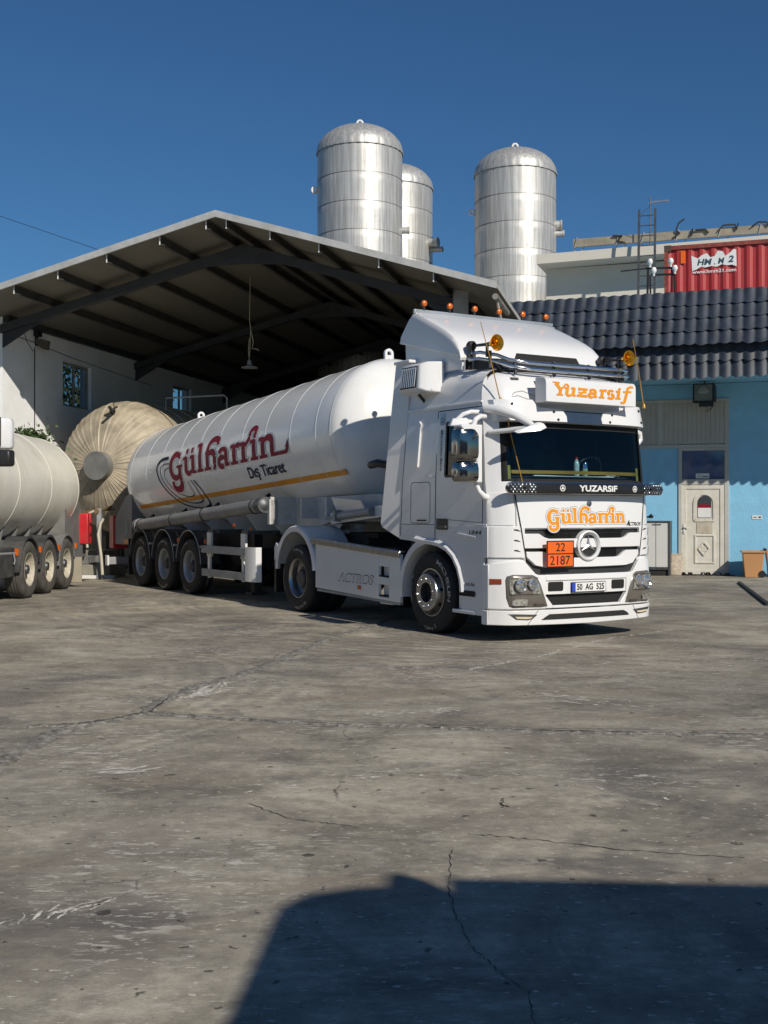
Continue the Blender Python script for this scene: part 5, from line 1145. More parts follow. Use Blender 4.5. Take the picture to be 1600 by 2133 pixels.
for xs in ((-1.2, 5.76), (5.76, 11.4)):
    m.prism([(xs[0], zl(xs[0]) + .017), (xs[1], zl(xs[1]) + .017), (xs[1], zl(xs[1]) + .10), (xs[0], zl(xs[0]) + .10)], lambda u, v, d: (u, d, v), -1.7, DEP + .22)
m.build('roof_covering', ROOFT, rf, 0)
m = MB()
for xs in ((-1.2, 5.76), (5.76, 11.4)): m.prism([(xs[0], zl(xs[0]) - .02), (xs[1], zl(xs[1]) - .02), (xs[1], zl(xs[1]) + .115), (xs[0], zl(xs[0]) + .115)], lambda u, v, d: (u, d, v), -1.745, -1.705)
m.build('roof_edge_trim', M('edge_flashing', (.50, .50, .48), .45, .3, var=.08, dirt=((.3, .29, .26), .3, 4)), rf, 0)
for x in (1.27, 2.28, 3.38, 4.55, 5.55, 5.98, 6.9, 7.91, 9.12, 10.2):
    z = zl(x); m = MB(); m.prism([(x - .04, z - .002), (x + .04, z - .002), (x + .04, z - .02), (x - .022, z - .022), (x - .022, z - .16), (x + .04, z - .16), (x + .04, z - .18), (x - .04, z - .18)], lambda u, v, d: (u, d, v), -1.62, DEP)
    m.build('purlin', PURL, rf, 0)
    m = MB(); m.prism([(x - .041, z - .003), (x - .018, z - .003), (x - .018, z - .175), (x - .041, z - .175)], lambda u, v, d: (u, d, v), -1.628, -1.622); m.build('purlin_end', WHITEL, rf, 0)
for y in (0, 6.9, 13.8):
    m = MB()
    for xs, sg in (((-.02, 5.76), 1), ((5.76, RX), -1)):
        x0_, x1_ = xs; z0_, z1_ = zl(x0_) - .19, zl(x1_) - .19; th = .18
        if y == 0: th = .19
        m.prism([(x0_, z0_), (x1_, z1_), (x1_, z1_ - th), (x0_, z0_ - th)], lambda u, v, d: (u, d, v), y - .10, y + .10)
        if sg > 0: m.prism([(0, z0_ - th), (1.0, z0_ - th + .262), (0, z0_ - th - .32)], lambda u, v, d: (u, d, v), y - .02, y + .02); m.prism([(4.86, z1_ - th - .236), (5.76, z1_ - th), (5.76, z1_ - th - .22)], lambda u, v, d: (u, d, v), y - .02, y + .02)
        else: m.prism([(x1_ - .9, z1_ - th + .267), (x1_, z1_ - th), (x1_, z1_ - th - .32)], lambda u, v, d: (u, d, v), y - .02, y + .02); m.prism([(5.76, z0_ - th), (6.66, z0_ - th - .267), (5.76, z0_ - th - .22)], lambda u, v, d: (u, d, v), y - .02, y + .02)
    m.build('rafter', STEELG, sh, 0)
m = MB(); m.box(0.005, .14, .0, DEP, 5.80, 5.98); m.box(RX - .16, RX - .005, 0, DEP, 5.65, 5.80); m.build('eave_beam', STEELG, sh, 0)
for x in (RX,):
    m = MB(); m.box(x - .10, x + .12, -.12, .12, 0, 6.1); m.prism([(10.30, 5.4), (10.36, 6.28), (10.62, 6.28), (10.62, 5.4)], lambda u, v, d: (u, d, v), -.16, -.13); m.build('column', GREYP, sh, 0)
m = MB(); m.tube([(11.36, -1.6, 5.60), (11.36, .3, 5.60)], .06, 10); m.tube([(11.35, -1.3, 5.6), (11.42, -1.2, 5.2), (11.5, -1.1, 4.8)], .03, 8); m.build('gutter', M('gutter_zinc', (.35, .33, .28), .5, .5, var=.2), sh, 40)
m = MB(); m.tube([(.012, .3, 5.55), (.012, 1.3, 5.52), (.012, 3.0, 5.40), (.012, 8, 5.2)], .008, 6); m.tube([(.012, 1.36, 5.4), (.012, 1.36, 2)], .012, 6); m.tube([(.012, .9, 5.7), (.012, 1.0, 5.5), (.012, 1.3, 5.3)], .008, 6); m.build('wall_cable', BLACKP, sh, 0)
def cw(x, y, z):
    c_, s_ = cos(CR), sin(CR); return (-8.6 + x * c_ - y * s_, 26 + x * s_ + y * c_, z)
fl = thing('floodlight', 'small old floodlight under the shed eave on white wall', 'floodlight', cw(0, 1.42, 5.55), CR)
m = MB(); m.box(0.002, .12, -.10, .10, .12, .34); m.box(0, .06, -.03, .03, -.1, .12); m.build('junction_box', BLACKP, fl, 0)
m = MB(); m.loft([[(.04, -.06, -.05), (.04, .06, -.05), (.04, .06, .07), (.04, -.06, .07)], [(.26, -.17, -.20), (.26, .17, -.20), (.30, .17, .02), (.30, -.17, .02)]], True, False, True); m.build('lamp_housing', M('rusty_housing', (.14, .12, .09), .7, var=.3), fl, 0)
pl_ = thing('pendant_lamp', 'round pendant lamp hanging on a long cord under the shed roof', 'lamp', cw(4.80, 3.0, 5.0), CR)
m = MB(); m.tube([(0.02, 0, 2.2), (0, 0, 1.2), (.03, 0, .9), (0, 0, .25)], .010, 6); m.tube([(.03, 0, .9), (.10, 0, .6), (.06, 0, .45), (.20, 0, .43), (.24, 0, .40)], .012, 6); m.tube([(.0, 0, .7), (-.03, 0, .4), (0, 0, .12)], .010, 6); m.build('lamp_cord', M('pale_cord', (.42, .38, .28), .8), pl_, 50)
m = MB(); m.lathe([(.0, .17), (.05, .16), (.06, .06), (.08, .04), (.20, -.0), (.205, -.02), (.17, -.015), (0, .01)], axis='Z', n=28); m.build('lamp_shade', GREYP, pl_, 50)

# ================================================================== SILVER TANKS
def cladding():
    m = bpy.data.materials.new('aluminium_cladding'); m.use_nodes = True; t = m.node_tree; b = t.nodes['Principled BSDF']; L = t.links.new
    b.inputs['Metallic'].default_value = .5
    tc = _n(t, 'ShaderNodeTexCoord'); mp = _n(t, 'ShaderNodeMapping'); mp.inputs['Scale'].default_value = (6, 6, .25); L(tc.outputs['Object'], mp.inputs[0])
    n = _n(t, 'ShaderNodeTexNoise'); n.inputs['Scale'].default_value = 2.2; n.inputs['Detail'].default_value = 8; L(mp.outputs[0], n.inputs[0])
    r = _n(t, 'ShaderNodeValToRGB'); r.color_ramp.elements[0].position = .38; r.color_ramp.elements[1].position = .62; r.color_ramp.elements[0].color = (.40, .395, .375, 1); r.color_ramp.elements[1].color = (.58, .575, .55, 1); L(n.outputs[0], r.inputs[0]); L(r.outputs[0], b.inputs['Base Color'])
    n3 = _n(t, 'ShaderNodeTexNoise'); n3.inputs['Scale'].default_value = .9; n3.inputs['Detail'].default_value = 4; L(tc.outputs['Object'], n3.inputs[0])
    mr = _n(t, 'ShaderNodeMapRange'); mr.inputs[3].default_value = .40; mr.inputs[4].default_value = .56; L(n3.outputs[0], mr.inputs[0]); L(mr.outputs[0], b.inputs['Roughness'])
    bp = _n(t, 'ShaderNodeBump'); bp.inputs['Strength'].default_value = .5; bp.inputs['Distance'].default_value = .03; L(n3.outputs[0], bp.inputs['Height']); L(bp.outputs[0], b.inputs['Normal'])
    return m
CLAD = cladding()
SEAMM = M('cladding_seam', (.36, .355, .34), .5, .9, var=.15)
def silo(label, x, y, zs, r=1.53, dome=1.02, nozzles=()):
    t = thing('silver_tank', label, 'tank', (x, y, 0), 0, 'insulated silver tanks behind the shed')
    m = MB(); N = 96; rnd = random.Random(int(x * 10))
    bands = [zs - i * 1.0 for i in range(9)]
    rows = []
    for k, z in enumerate(bands[::-1]):
        if k == 0: rows.append((r, 0.3))
        rows += [(r - .004, z - .012), (r - .012, z - .002), (r + .004, z + .006)] if k < len(bands) - 1 else [(r - .004, z - .012)]
        if k < len(bands) - 1:
            for f in (.35, .7): rows.append((r + rnd.uniform(-.006, .008), z + f))
    m.loft([[(rr * cos(2 * pi * i / N), rr * sin(2 * pi * i / N), z) for i in range(N)] for rr, z in rows], True, False); m.build('tank_body', CLAD, t, 50)
    m = MB(); G = 32; rows = []
    prof = [(r + .025, zs - .02), (r + .03, zs + .02)] + [(r * 1.012 * cos(radians(a)), zs + .02 + dome * sin(radians(a))) for a in fr_(4, 86, 14)] + [(.01, zs + .02 + dome)]
    for rr, z in prof: rows.append([((rr + (.018 if i % 3 == 0 else 0) * min(1, rr / .4)) * cos(2 * pi * i / 96), (rr + (.018 if i % 3 == 0 else 0) * min(1, rr / .4)) * sin(2 * pi * i / 96), z) for i in range(96)])
    m.loft(rows, True, False); m.build('tank_dome', CLAD, t, 28)
    m = MB()
    for z in bands[:-1]: m.loft([[((r + o) * cos(2 * pi * i / N), (r + o) * sin(2 * pi * i / N), z + dz) for i in range(N)] for o, dz in ((.002, -.012), (.007, -.008), (.007, .0), (.003, .005))], True, False)
    m.build('band_seam', SEAMM, t, 50)
    m = MB(); m.tube([(.10 * cos(a), 0, zs + dome + .12 + .11 * sin(a)) for a in [2 * pi * i / 16 for i in range(16)]], .04, 8, closed=True); m.box(-.05, .05, -.04, .04, zs + dome - .05, zs + dome + .05); m.build('lifting_lug', WHITEL, t, 40)
    for ang, z, rr, ln, kind in nozzles:
        a = radians(ang); d = Vector((cos(a), sin(a), 0)); p = d * (r - .05) + Vector((0, 0, z)); m = MB()
        if kind == 'lug':
            m.tube([p + d * (.06 + .09 + .09 * cos(b)) + Vector((0, 0, .10 * sin(b))) for b in [2 * pi * i / 14 for i in range(14)]], .045, 8, closed=True); m.build('side_lug', WHITEL, t, 40)
        else:
            m.tube([p, p + d * ln], rr, 16); m.tube([p + d * (ln - .06), p + d * ln], rr * 1.12, 16); m.build('nozzle', CLAD, t, 40)
silo('wide silver tank rising left of the others behind the shed ridge', -.87, 41.5, 14.35, nozzles=((185, 13.05, 0, 0, 'lug'), (355, 11.6, .12, .3, 'n')))
silo('silver tank half hidden behind a nearer wider one', .43, 46.5, 14.45, nozzles=((335, 12.2, .18, .42, 'n'), (340, 11.95, .10, .55, 'n')))
silo('silver tank standing alone beside the blue building', 4.95, 43.5, 14.15, nozzles=((350, 12.25, .18, .28, 'n'), (352, 11.95, .12, .36, 'n'), (180, 12.8, 0, 0, 'lug')))
# big lying tank with radial cladding
BEIGE = M('dusty_cladding', (.41, .35, .255), .6, .15, var=.22, vscale=3, dirt=((.50, .43, .32), .55, 2.2), bump=.35, bscale=5, rvar=.12)
bt = thing('insulated_tank', 'huge dusty beige insulated tank lying under the shed roof', 'tank', (0, 0, 0))
ang = radians(18); dv = Vector((-sin(ang), -cos(ang), 0)); FT = TankFrame(Vector((-6.12, 27.35, 2.55)), Vector((-6.12, 27.35, 2.55)) - dv * 9.0, 1.57)
def ftp(q, ph, r): 
    side = Vector((0, 0, 1)).cross(dv); a = radians(ph); return FT.A + FT.ax * q + side * (r * cos(a)) + Vector((0, 0, 1)) * (r * sin(a))
m = MB(); rows = []; NS = 50 * 4; rj = random.Random(21); RJ = [rj.uniform(.15, 1.0) for _ in range(51)]; RA = [rj.uniform(-.55, .55) for _ in range(51)]; RQ = [rj.uniform(-.008, .008) for _ in range(51)]
for i in range(19):
    a = radians(90 * i / 18); q = -1.12 * cos(a); r = 1.57 * sin(a)
    rows.append([ftp(q + RQ[k // 4] * sin(a) - RJ[k // 4] * (.014, .007, .003, .0)[k % 4] * min(1, sin(a) * 2.5), 360 * (k + RA[k // 4] * .8 + (.0, -.7, -.3, .0)[k % 4]) / NS, max(.01, r + RJ[k // 4] * (.015, .008, .003, .0)[k % 4] * min(1, sin(a) * 2.5))) for k in range(NS)])
m.loft(rows, True, False); m.build('tank_head', BEIGE, bt, 15)
m = MB(); rows = []
for i in range(0, 12):
    q0 = i * .8
    for dq, dr in ((.0, .018), (.02, 0), (.78, 0), (.79, .018)): rows.append([ftp(q0 + dq, 360 * k / 56 , 1.57 + dr + (.008 if k % 4 == 0 else 0)) for k in range(56)])
m.loft(rows, True, False); m.build('tank_barrel', BEIGE, bt, 20)
m = MB(); c0 = FT.A - FT.ax * 1.02; m.tube([c0, c0 - FT.ax * .30], .325, 32); m.build('manway_cap', M('manway_grey', (.24, .24, .225), .6, .4, var=.15), bt, 40)
m = MB(); p = ftp(-.74, 84, 1.28); m.bar(p, p + Vector((-.16, -.25, -.12)), .06, .05); m.bar(p + Vector((-.08, -.15, -.02)), p + Vector((.10, -.15, .10)), .05, .04); m.bar(p + Vector((-.1, -.1, .1)), p + Vector((.0, -.18, -.02)), .06, .05); m.tube([p, p + Vector((0, -.1, .2)), p + Vector((.15, -.1, .22))], .012, 6); m.build('valve', FRAMEB, bt, 0)
m = MB(); a_ = ftp(.6, 62, 1.55); b_ = ftp(3.0, 20, 1.55); m.tube([a_ + Vector((0, 0, -.1)), a_ + Vector((0, 0, .32)), a_ + Vector((1.35, .3, .42)), a_ + Vector((1.42, .35, .36)), a_ + Vector((1.42, .35, -.8))], .022, 8); m.build('handrail', GREYP, bt, 50)
m = MB()
for q in (1.0, 6.5):
    for sgn in (-1, 1):
        side = Vector((0, 0, 1)).cross(dv); cpt = FT.A + FT.ax * q + side * sgn * .9; m.bar((cpt.x, cpt.y, 0), (cpt.x, cpt.y, 1.5), .25, .4)
    cpt = FT.A + FT.ax * q; m.bar(cpt - side * 1.2 + Vector((0, 0, -1.5)), cpt + side * 1.2 + Vector((0, 0, -1.5)), .3, .3)
m.build('tank_saddle', FRAMEB, bt, 0)

# ================================================================== BLUE BUILDING (right)
BR = radians(-19)
def bw(x, y, z):
    c_, s_ = cos(BR), sin(BR); return (7.6 + x * c_ - y * s_, 27.4 + x * s_ + y * c_, z)
BLUE = M('blue_render', (.24, .54, .76), .85, var=.05, vscale=1.5, bump=.25, bscale=18, dirt=((.20, .42, .57), .45, 1.6))
TILE = M('slate_blue_tile', (.024, .033, .050), .55, var=.28, vscale=3.3, dirt=((.04, .047, .058), .25, 4))
BOARD = M('beige_panel', (.44, .43, .38), .6, var=.05, vscale=2)
DOORW = M('stained_door', (.66, .64, .57), .45, var=.04, dirt=((.48, .38, .22), .35, 3.5))
DFRAME = M('door_frame_grey', (.46, .46, .42), .5, var=.06)
bb = thing('blue_building', 'pale blue building with slate tiled mansard roof', 'building', bw(0, 0, 0), BR)
m = MB(); m.box(-5.7, -.58, 0, .3, 0, 4.55); m.box(.58, 9, 0, .3, 0, 4.55); m.box(-1.38, .58, .002, .3, 4.19, 4.55); m.box(-.58, .58, .35, .45, 0, 4.5); m.box(-5.7, -5.4, .3, 7.8, 0, 5.4); m.build('wall', BLUE, bb, 0)
m = MB(); m.box(-5.7, 9, -2.10, 7.9, 4.56, 4.66); m.box(-5.7, 9, -1.6, 7.9, 5.45, 5.6); m.build('roof_slab', BLUE, bb, 0)
def tile_rows(rows, x0, x1, per=.247, amp=.032):
    m = MB(); n = int((x1 - x0) / per * 10)
    for (ya, za, yb, zb) in rows:
        dy, dz = yb - ya, zb - za; l = hypot(dy, dz); ny, nz = -dz / l, dy / l
        if ny > 0: ny, nz = -ny, -nz
        R = [[], [], [], []]
        for i in range(n + 1):
            x = x0 + (x1 - x0) * i / n; f = (x / per) % 1.0; jt = random.Random(int(x / per + 500) * 31 + int(za * 100)); j1, j2 = jt.uniform(-.006, .007), jt.uniform(-.012, .010)
            h_ = amp * (sin(pi * min(1, f / .8)) if f < .8 else -.28 * sin(pi * (f - .8) / .2))
            dr = .046 * (sin(pi * min(1, f / .8)) if f < .8 else -.1) 
            o = h_ + .048 + j1; dr += j2
            b0 = (ya + ny * o, za + nz * o - dr)
            R[0].append((x, b0[0] - ny * .046, b0[1] - nz * .046 + .012)); R[1].append((x, b0[0], b0[1]))
            R[2].append((x, ya + dy * .5 + ny * (h_ + .018), za + dz * .5 + nz * (h_ + .018)))
            R[3].append((x, yb + dy / l * .03 + ny * (h_ + .004), zb + dz / l * .03 + nz * (h_ + .004)))
        m.loft(R, False, False)
    return m
rows = []
for k in range(2): rows.append((-2.20 + .02 * k, 4.45 + .37 * k, -2.18 + .02 * k, 4.83 + .37 * k))
for k in range(4): rows.append((-2.34 + .15 * k, 5.15 + .315 * k, -2.19 + .15 * k, 5.465 + .315 * k))
tile_rows(rows, -5.9, 9).build('tiled_roof', TILE, bb, 40)
m = MB(); m.prism([(-2.1, 4.5), (-2.1, 5.2), (-1.66, 6.36), (-1.5, 6.36), (-1.5, 4.6)], lambda u, v, d: (d, u, v), -5.86, 9); m.build('roof_backing', FRAMEB, bb, 0)
m = MB(); m.box(-5.98, -5.86, -2.36, -1.5, 4.48, 6.45); m.build('roof_verge', TILE, bb, 0)
# panel over the door, door, transom
m = MB(); m.box(-3.2, .46, -.006, .08, 3.12, 4.12); 
for i in range(34):
    x = -3.15 + i * .107
    if x < .45: m.box(x, x + .095, -.016, -.006, 3.14, 4.10)
m.build('board_panel', BOARD, bb, 0)
m = MB()
for q in ((-3.3, .58, 4.11, 4.19), (-3.3, .58, 3.03, 3.11), (-1.06, -.96, 3.11, 4.11), (.48, .58, 0, 3.03), (.48, .58, 3.11, 4.11), (-.58, -.50, 0, 3.03), (-.50, .48, 2.15, 2.28), (-.50, .48, 2.96, 3.03)): m.box(q[0], q[1], -.03, .09, q[2], q[3])
m.build('door_frame', DFRAME, bb, 0, bevel=.006)
m = MB(); m.box(-1.6, -.58, .004, .3, 0, 3.03); m.build('infill_wall', BLUE, bb, 0)
dr_ = part('door', bb)
m = MB(); m.box(-.50, .48, .0, .05, .02, 2.145); m.build('door_leaf', DOORW, dr_, 0)
m = MB()
for q in ((-.50, -.40, .02, 2.145), (.38, .48, .02, 2.145), (-.40, .38, 2.05, 2.145), (-.40, .38, .02, .12)): m.box(q[0], q[1], -.018, .0, q[2], q[3])
for q in ((-.205, -.175, .28, .96), (.225, .255, .28, .96), (-.175, .225, .28, .31), (-.175, .225, .93, .96)): m.box(q[0], q[1], -.02, .0, q[2], q[3])
vs, fs = ribbon([(-.205, 1.30), (-.205, 1.72)] + arc(.02, 1.72, .225, .22, 180, 0, 12)[1:] + [(.245, 1.30), (-.205, 1.30)], .06)
m.add([(u, -.021, v) for u, v in vs], fs)
D_ = [(.01, .79), (.135, .63), (.01, .47), (-.115, .63)]
for p_, q_ in zip(D_, D_[1:] + D_[:1]): m.bar((p_[0], -.012, p_[1]), (q_[0], -.012, q_[1]), .028, .03, up=(0, 1, 0))
m.box(-.05, .07, -.008, 0, .57, .69); m.build('door_moulding', DOORW, dr_, 0)
m = MB(); P = [(-.14, 1.36), (-.14, 1.72)] + arc(.02, 1.72, .16, .17, 180, 0, 12)[1:] + [(.18, 1.36)]; m.prism(P, lambda u, v, d: (u, d, v), -.006, -.002); m.build('door_light', M('door_glass', (.05, .055, .06), .05, var=.1, coat=1), dr_, 0)
m = MB(); m.box(-.13, .17, -.010, -.0065, 1.37, 1.62); m.build('notice', WHITEL, dr_, 0)
m = MB(); m.prism([(-.13, 1.60), (.17, 1.60), (.17, 1.66), (.02, 1.69), (-.13, 1.67)], lambda u, v, d: (u, d, v), -.0115, -.0105); m.build('notice_band', REDLET, dr_, 0)
m = MB(); m.box(-.16, .21, -.012, 0, 1.0, 1.25); m.build('covered_slot', M('taped_panel', (.52, .47, .38), .6, var=.1, dirt=((.35, .26, .14), .5, 8)), dr_, 0)
m = MB(); m.box(-.465, -.425, -.035, -.018, .98, 1.22); m.bar((-.445, -.06, 1.14), (-.33, -.06, 1.14), .025, .025); m.bar((-.445, -.02, 1.14), (-.445, -.07, 1.14), .025, .025); m.lathe([(0, -.02), (.014, -.02), (.014, 0)], (-.445, -.035, 1.03), 'Y', 10); m.build('handle', WHITEL, dr_, 0)
m = MB(); m.box(-.50, .48, .03, .036, 2.28, 2.96); tr_ = m.build('transom', M('blue_film_glass', (.012, .05, .16), .05, var=.15, coat=1, spec=.8), bb, 0)
m = MB(); m.box(-.18, .13, .018, .028, 2.30, 2.42); m.build('transom_sticker', WHITEL, tr_, 0)
m = MB(); vs, fs = ribbon(arc(-.10, 2.36, .032, .032, 0, 360, 14), .008); m.add([(u, .017, v) for u, v in vs], fs); m.box(-.03, .10, .0165, .0175, 2.335, 2.355); m.build('sticker_mark', GREYL, tr_, 0)
m = MB(); m.box(1.10, 1.32, -.012, -.001, 1.33, 1.42); sp_ = m.build('wall_plate', WHITEL, bb, 0)
m = MB(); m.box(1.24, 1.30, -.014, -.0125, 1.36, 1.395); m.box(1.13, 1.2, -.014, -.0125, 1.365, 1.385); m.build('plate_mark', STEELD, sp_, 0)
fl = thing('floodlight', 'large black floodlight hanging above the door panel of blue building', 'floodlight', bw(.05, -.5, 4.27), BR)
m = MB(); m.loft([[(-.26, -.12, -.22), (.22, -.12, -.22), (.22, -.06, .23), (-.26, -.06, .23)], [(-.20, .14, -.22), (.26, .14, -.20), (.26, .16, .16), (-.20, .16, .16)]], True, False, True); m.box(-.12, .2, -.08, .12, -.30, -.20); m.bar((0, .0, .2), (0, 0, .34), .03, .03); m.tube([(.05, .1, -.26), (.06, .1, -.42), (.12, .15, -.36), (.2, .3, -.26)], .008, 6); m.build('lamp_housing', BLACKP, fl, 0)
m = MB(); m.add([(-.22, -.126, -.18), (.18, -.126, -.18), (.18, -.072, .20), (-.22, -.072, .20)], [(0, 1, 2, 3)]); ln_ = m.build('lamp_glass', M('flood_glass', (.20, .20, .18), .12, .2, var=.15), fl, 0)
m = MB(); m.lathe([(0, -.006), (.11, -.002), (.12, .0)], (-.02, -.098, .04), 'Y', 20); m.build('lamp_reflector', M('lamp_dull', (.33, .32, .29), .3, .5), fl, 40)
# annex behind with flat roof
CREAM = M('cream_render', (.60, .57, .50), .9, var=.05, vscale=1.0, dirt=((.42, .39, .33), .25, 1.0))
ax_ = thing('annex_building', 'cream flat-roofed block with overhanging slab behind tiled roof', 'building', bw(0, 8.0, 0), BR)
m = MB(); m.box(-5.5, 12, .9, 9, 0, 9.42); m.build('wall', CREAM, ax_, 0)
m = MB(); m.prism([(-5.64, 9.42), (12, 9.62), (12, 9.92), (-5.64, 9.72)], lambda u, v, d: (u, d, v), 0, 9.4); m.build('roof_slab', CREAM, ax_, 0)
# container
REDC = M('container_red', (.40, .028, .03), .5, var=.08, vscale=3, dirt=((.22, .05, .04), .4, 3))
ct = thing('shipping_container', 'red corrugated shipping container on roof of blue building', 'container', bw(-1.05, 1.5, 5.62), BR)
m = MB(); P = []; x = .10
while x < 5.9: P += [(x, .0), (x + .07, .036), (x + .14, .036), (x + .21, 0)]; x += .28
P.append((5.95, 0)); m.loft([[(u, .02 + v, z) for u, v in P] for z in (.12, 2.50)], False, False); m.box(.05, 6.0, .06, 2.40, .1, 2.58); m.build('corrugated_side', REDC, ct, 0)
m = MB(); m.box(0, 6.05, -.01, .06, 2.50, 2.60); m.box(0, 6.05, -.01, .06, 0, .14); m.box(0, .10, -.02, 2.44, 0, 2.60); m.box(5.95, 6.05, -.02, 2.44, 0, 2.60); m.build('frame', M('container_rust', (.22, .045, .03), .7, var=.3, vscale=8), ct, 0)
m = MB(); m.box(-.006, .17, -.03, .1, 2.46, 2.612); m.build('corner_casting', M('casting_rust', (.10, .06, .045), .8, var=.3), ct, 0)
m = MB(); m.box(.40, .52, .0, .015, 2.14, 2.46); m.build('id_label', ORANGE, ct, 0)
m = MB(); rnd = random.Random(8); up = [(.66, 2.32), (.74, 2.28), (.82, 2.24), (.92, 2.32), (1.04, 2.36), (1.12, 2.25), (1.22, 2.27), (1.30, 2.40), (1.42, 2.38), (1.48, 2.26), (1.60, 2.34), (1.68, 2.42), (1.74, 2.40)]
dn = [(1.75, 1.98), (1.64, 2.03), (1.52, 2.02), (1.40, 2.06), (1.28, 2.0), (1.14, 2.03), (1.0, 2.0), (.90, 2.03), (.78, 1.96), (.68, 1.93)]
m.prism([(u, v) for u, v in up + dn], lambda u, v, d: (u, d, v), .010, .014); m.build('logo_patch', WHITEL, ct, 0)
m = MB()
for body, u0, u1, v0, v1 in (('HM', .80, 1.16, 2.06, 2.22), ('M', 1.30, 1.46, 2.07, 2.22), ('.', 1.20, 1.24, 2.06, 2.09), ('2', 1.54, 1.68, 2.09, 2.26)):
    vs, fs = fit_text(body, u0, u1, v0, v1, bold=.04, shear=.2); m.add([(u, .008, v) for u, v in vs], fs)
m.build('logo_letters', M('logo_teal', (.03, .07, .10), .5), ct, 0)
m = MB(); vs, fs = fit_text('www.hmm21.com', .68, 1.74, 1.86, 1.95, bold=.02); m.add([(u, .012, v) for u, v in vs], fs); m.build('web_lettering', WHITEL, ct, 0)
# ladder, stand, antenna, solar rack
ld = thing('ladder', 'dark steel ladder leaning against the cream roof slab', 'ladder', bw(-2.1, 7.1, 5.6), BR)
m = MB()
for x in (-.24, .24): m.bar((x, -.25, 0), (x + .0, .2, 5.1), .07, .05)
m.build('side_rails', STEELD, ld, 0); m = MB()
for k in range(16): z = .25 + k * .31; m.cyl((-.24, -.25 + .45 * z / 5.1, z), (.24, -.25 + .45 * z / 5.1, z), .016, 8)
m.build('rungs', STEELD, ld, 0)
an = thing('tv_antenna', 'thin television aerial on a mast above the cream roof', 'antenna', bw(-2.19, 9.0, 9.72), BR)
m = MB(); m.cyl((0, 0, 0), (0, 0, 1.80), .02, 8); m.tube([(0, 0, 1.5), (-.2, 0, 1.35), (-.3, 0, 1.28), (-.1, 0, 1.2), (0, 0, 1.15)], .008, 6); m.build('mast', STEELD, an, 0)
m = MB(); m.bar((-.05, 0, 1.60), (.56, -.05, 1.63), .02, .02)
for k in range(11): x = .06 + k * .05; m.cyl((x, -.14, 1.61), (x, .14, 1.61), .006, 6); m.cyl((x, 0, 1.57), (x, 0, 1.66), .006, 6)
m.build('aerial', GREYP, an, 0)
sr = thing('solar_rack', 'long pale metal rack with bent brackets on the cream roof', 'rack', bw(-4.73, 9.5, 9.72), BR)
m = MB(); m.box(0, 9, 0, .06, .50, .76); m.box(0, 9, .5, .56, .60, .80); m.build('rail', M('rack_beige', (.30, .27, .21), .6, .2, var=.15), sr, 0)
for x in (.05, 1.4, 2.2, 3.3, 4.6, 5.8, 7): m = MB(); m.bar((x, .1, 0.02), (x, .1, .6), .04, .04); m.bar((x, .1, .1), (x + .35, .1, .55), .03, .03); m.bar((x, -.02, .45), (x + .1, -.02, .8), .04, .03); m.build('bracket', GREYP, sr, 0)
for pts in ([(3.18, -.05, .52), (3.42, -.05, .68), (3.30, -.05, .78), (3.38, -.05, 1.0), (3.56, -.05, 1.12)], [(3.75, -.05, .58), (3.82, -.05, .78), (3.80, -.05, .6)], [(3.9, -.05, .74), (4.2, -.05, .74), (4.3, -.05, .62)], [(4.6, -.05, .66), (4.75, -.05, .82), (5.1, -.05, .82), (5.15, -.05, .66), (5.2, -.05, .85)], [(5.6, -.05, .7), (5.8, -.05, .84), (6.05, -.05, .82), (6.1, -.05, .7)], [(1.3, -.05, .76), (1.6, -.05, .74), (1.45, -.05, .58), (1.7, -.05, .5)]):
    m = MB()
    for a, b in zip(pts, pts[1:]): m.bar(a, b, .05, .04)
    m.build('bent_strip', FRAMEB, sr, 0)
stn = thing('insulator_stand', 'black steel stand with white globe insulators beside red container', 'stand', bw(-1.1, .8, 5.6), BR)
m = MB()
for x in (-.28, .30): m.bar((x - .04, 0, 0), (x + .0, 0, 1.95), .05, .05); m.bar((x + .09, 0, 0), (x + .05, 0, 1.75), .04, .04)
m.bar((-.34, 0, 1.95), (.34, 0, 1.92), .05, .05); m.bar((-.2, 0, 1.78), (.36, 0, 1.76), .05, .05); m.bar((-.95, 0, 1.92), (-.3, 0, 1.95), .03, .03); m.build('stand_frame', BLACKP, stn, 0)
for x, z in ((-.23, 2.10), (.27, 2.08), (.37, 1.90), (-.14, 1.88)):
    m = MB(); m.lathe([(0, .085), (.05, .07), (.075, 0), (.05, -.06), (.03, -.08), (.03, -.14)], (x, -.03, z), 'Z', 14); m.build('insulator', WHITEL, stn, 50)

# ================================================================== SMALL THINGS BY THE DOOR
wb = thing('wheelie_bin', 'orange wheelie bin with open lid against blue wall', 'bin', (8.5, 26.55, 0), radians(-14))
BINO = M('bin_orange', (.50, .26, .11), .5, var=.06, dirt=((.4, .2, .09), .3, 5))
m = MB(); m.loft([[(-.18, -.17, 0), (.18, -.17, 0), (.18, .17, 0), (-.18, .17, 0)], [(-.235, -.22, .56), (.235, -.22, .56), (.235, .22, .56), (-.235, .22, .56)], [(-.265, -.25, .565), (.265, -.25, .565), (.265, .25, .565), (-.265, .25, .565)], [(-.265, -.25, .61), (.265, -.25, .61), (.265, .25, .61), (-.265, .25, .61)], [(-.22, -.20, .61), (.22, -.20, .61), (.22, .20, .61), (-.22, .20, .61)], [(-.17, -.15, .05), (.17, -.15, .05), (.17, .15, .05), (-.17, .15, .05)]], True, False, True); m.build('bin_body', BINO, wb, 0, bevel=.012)
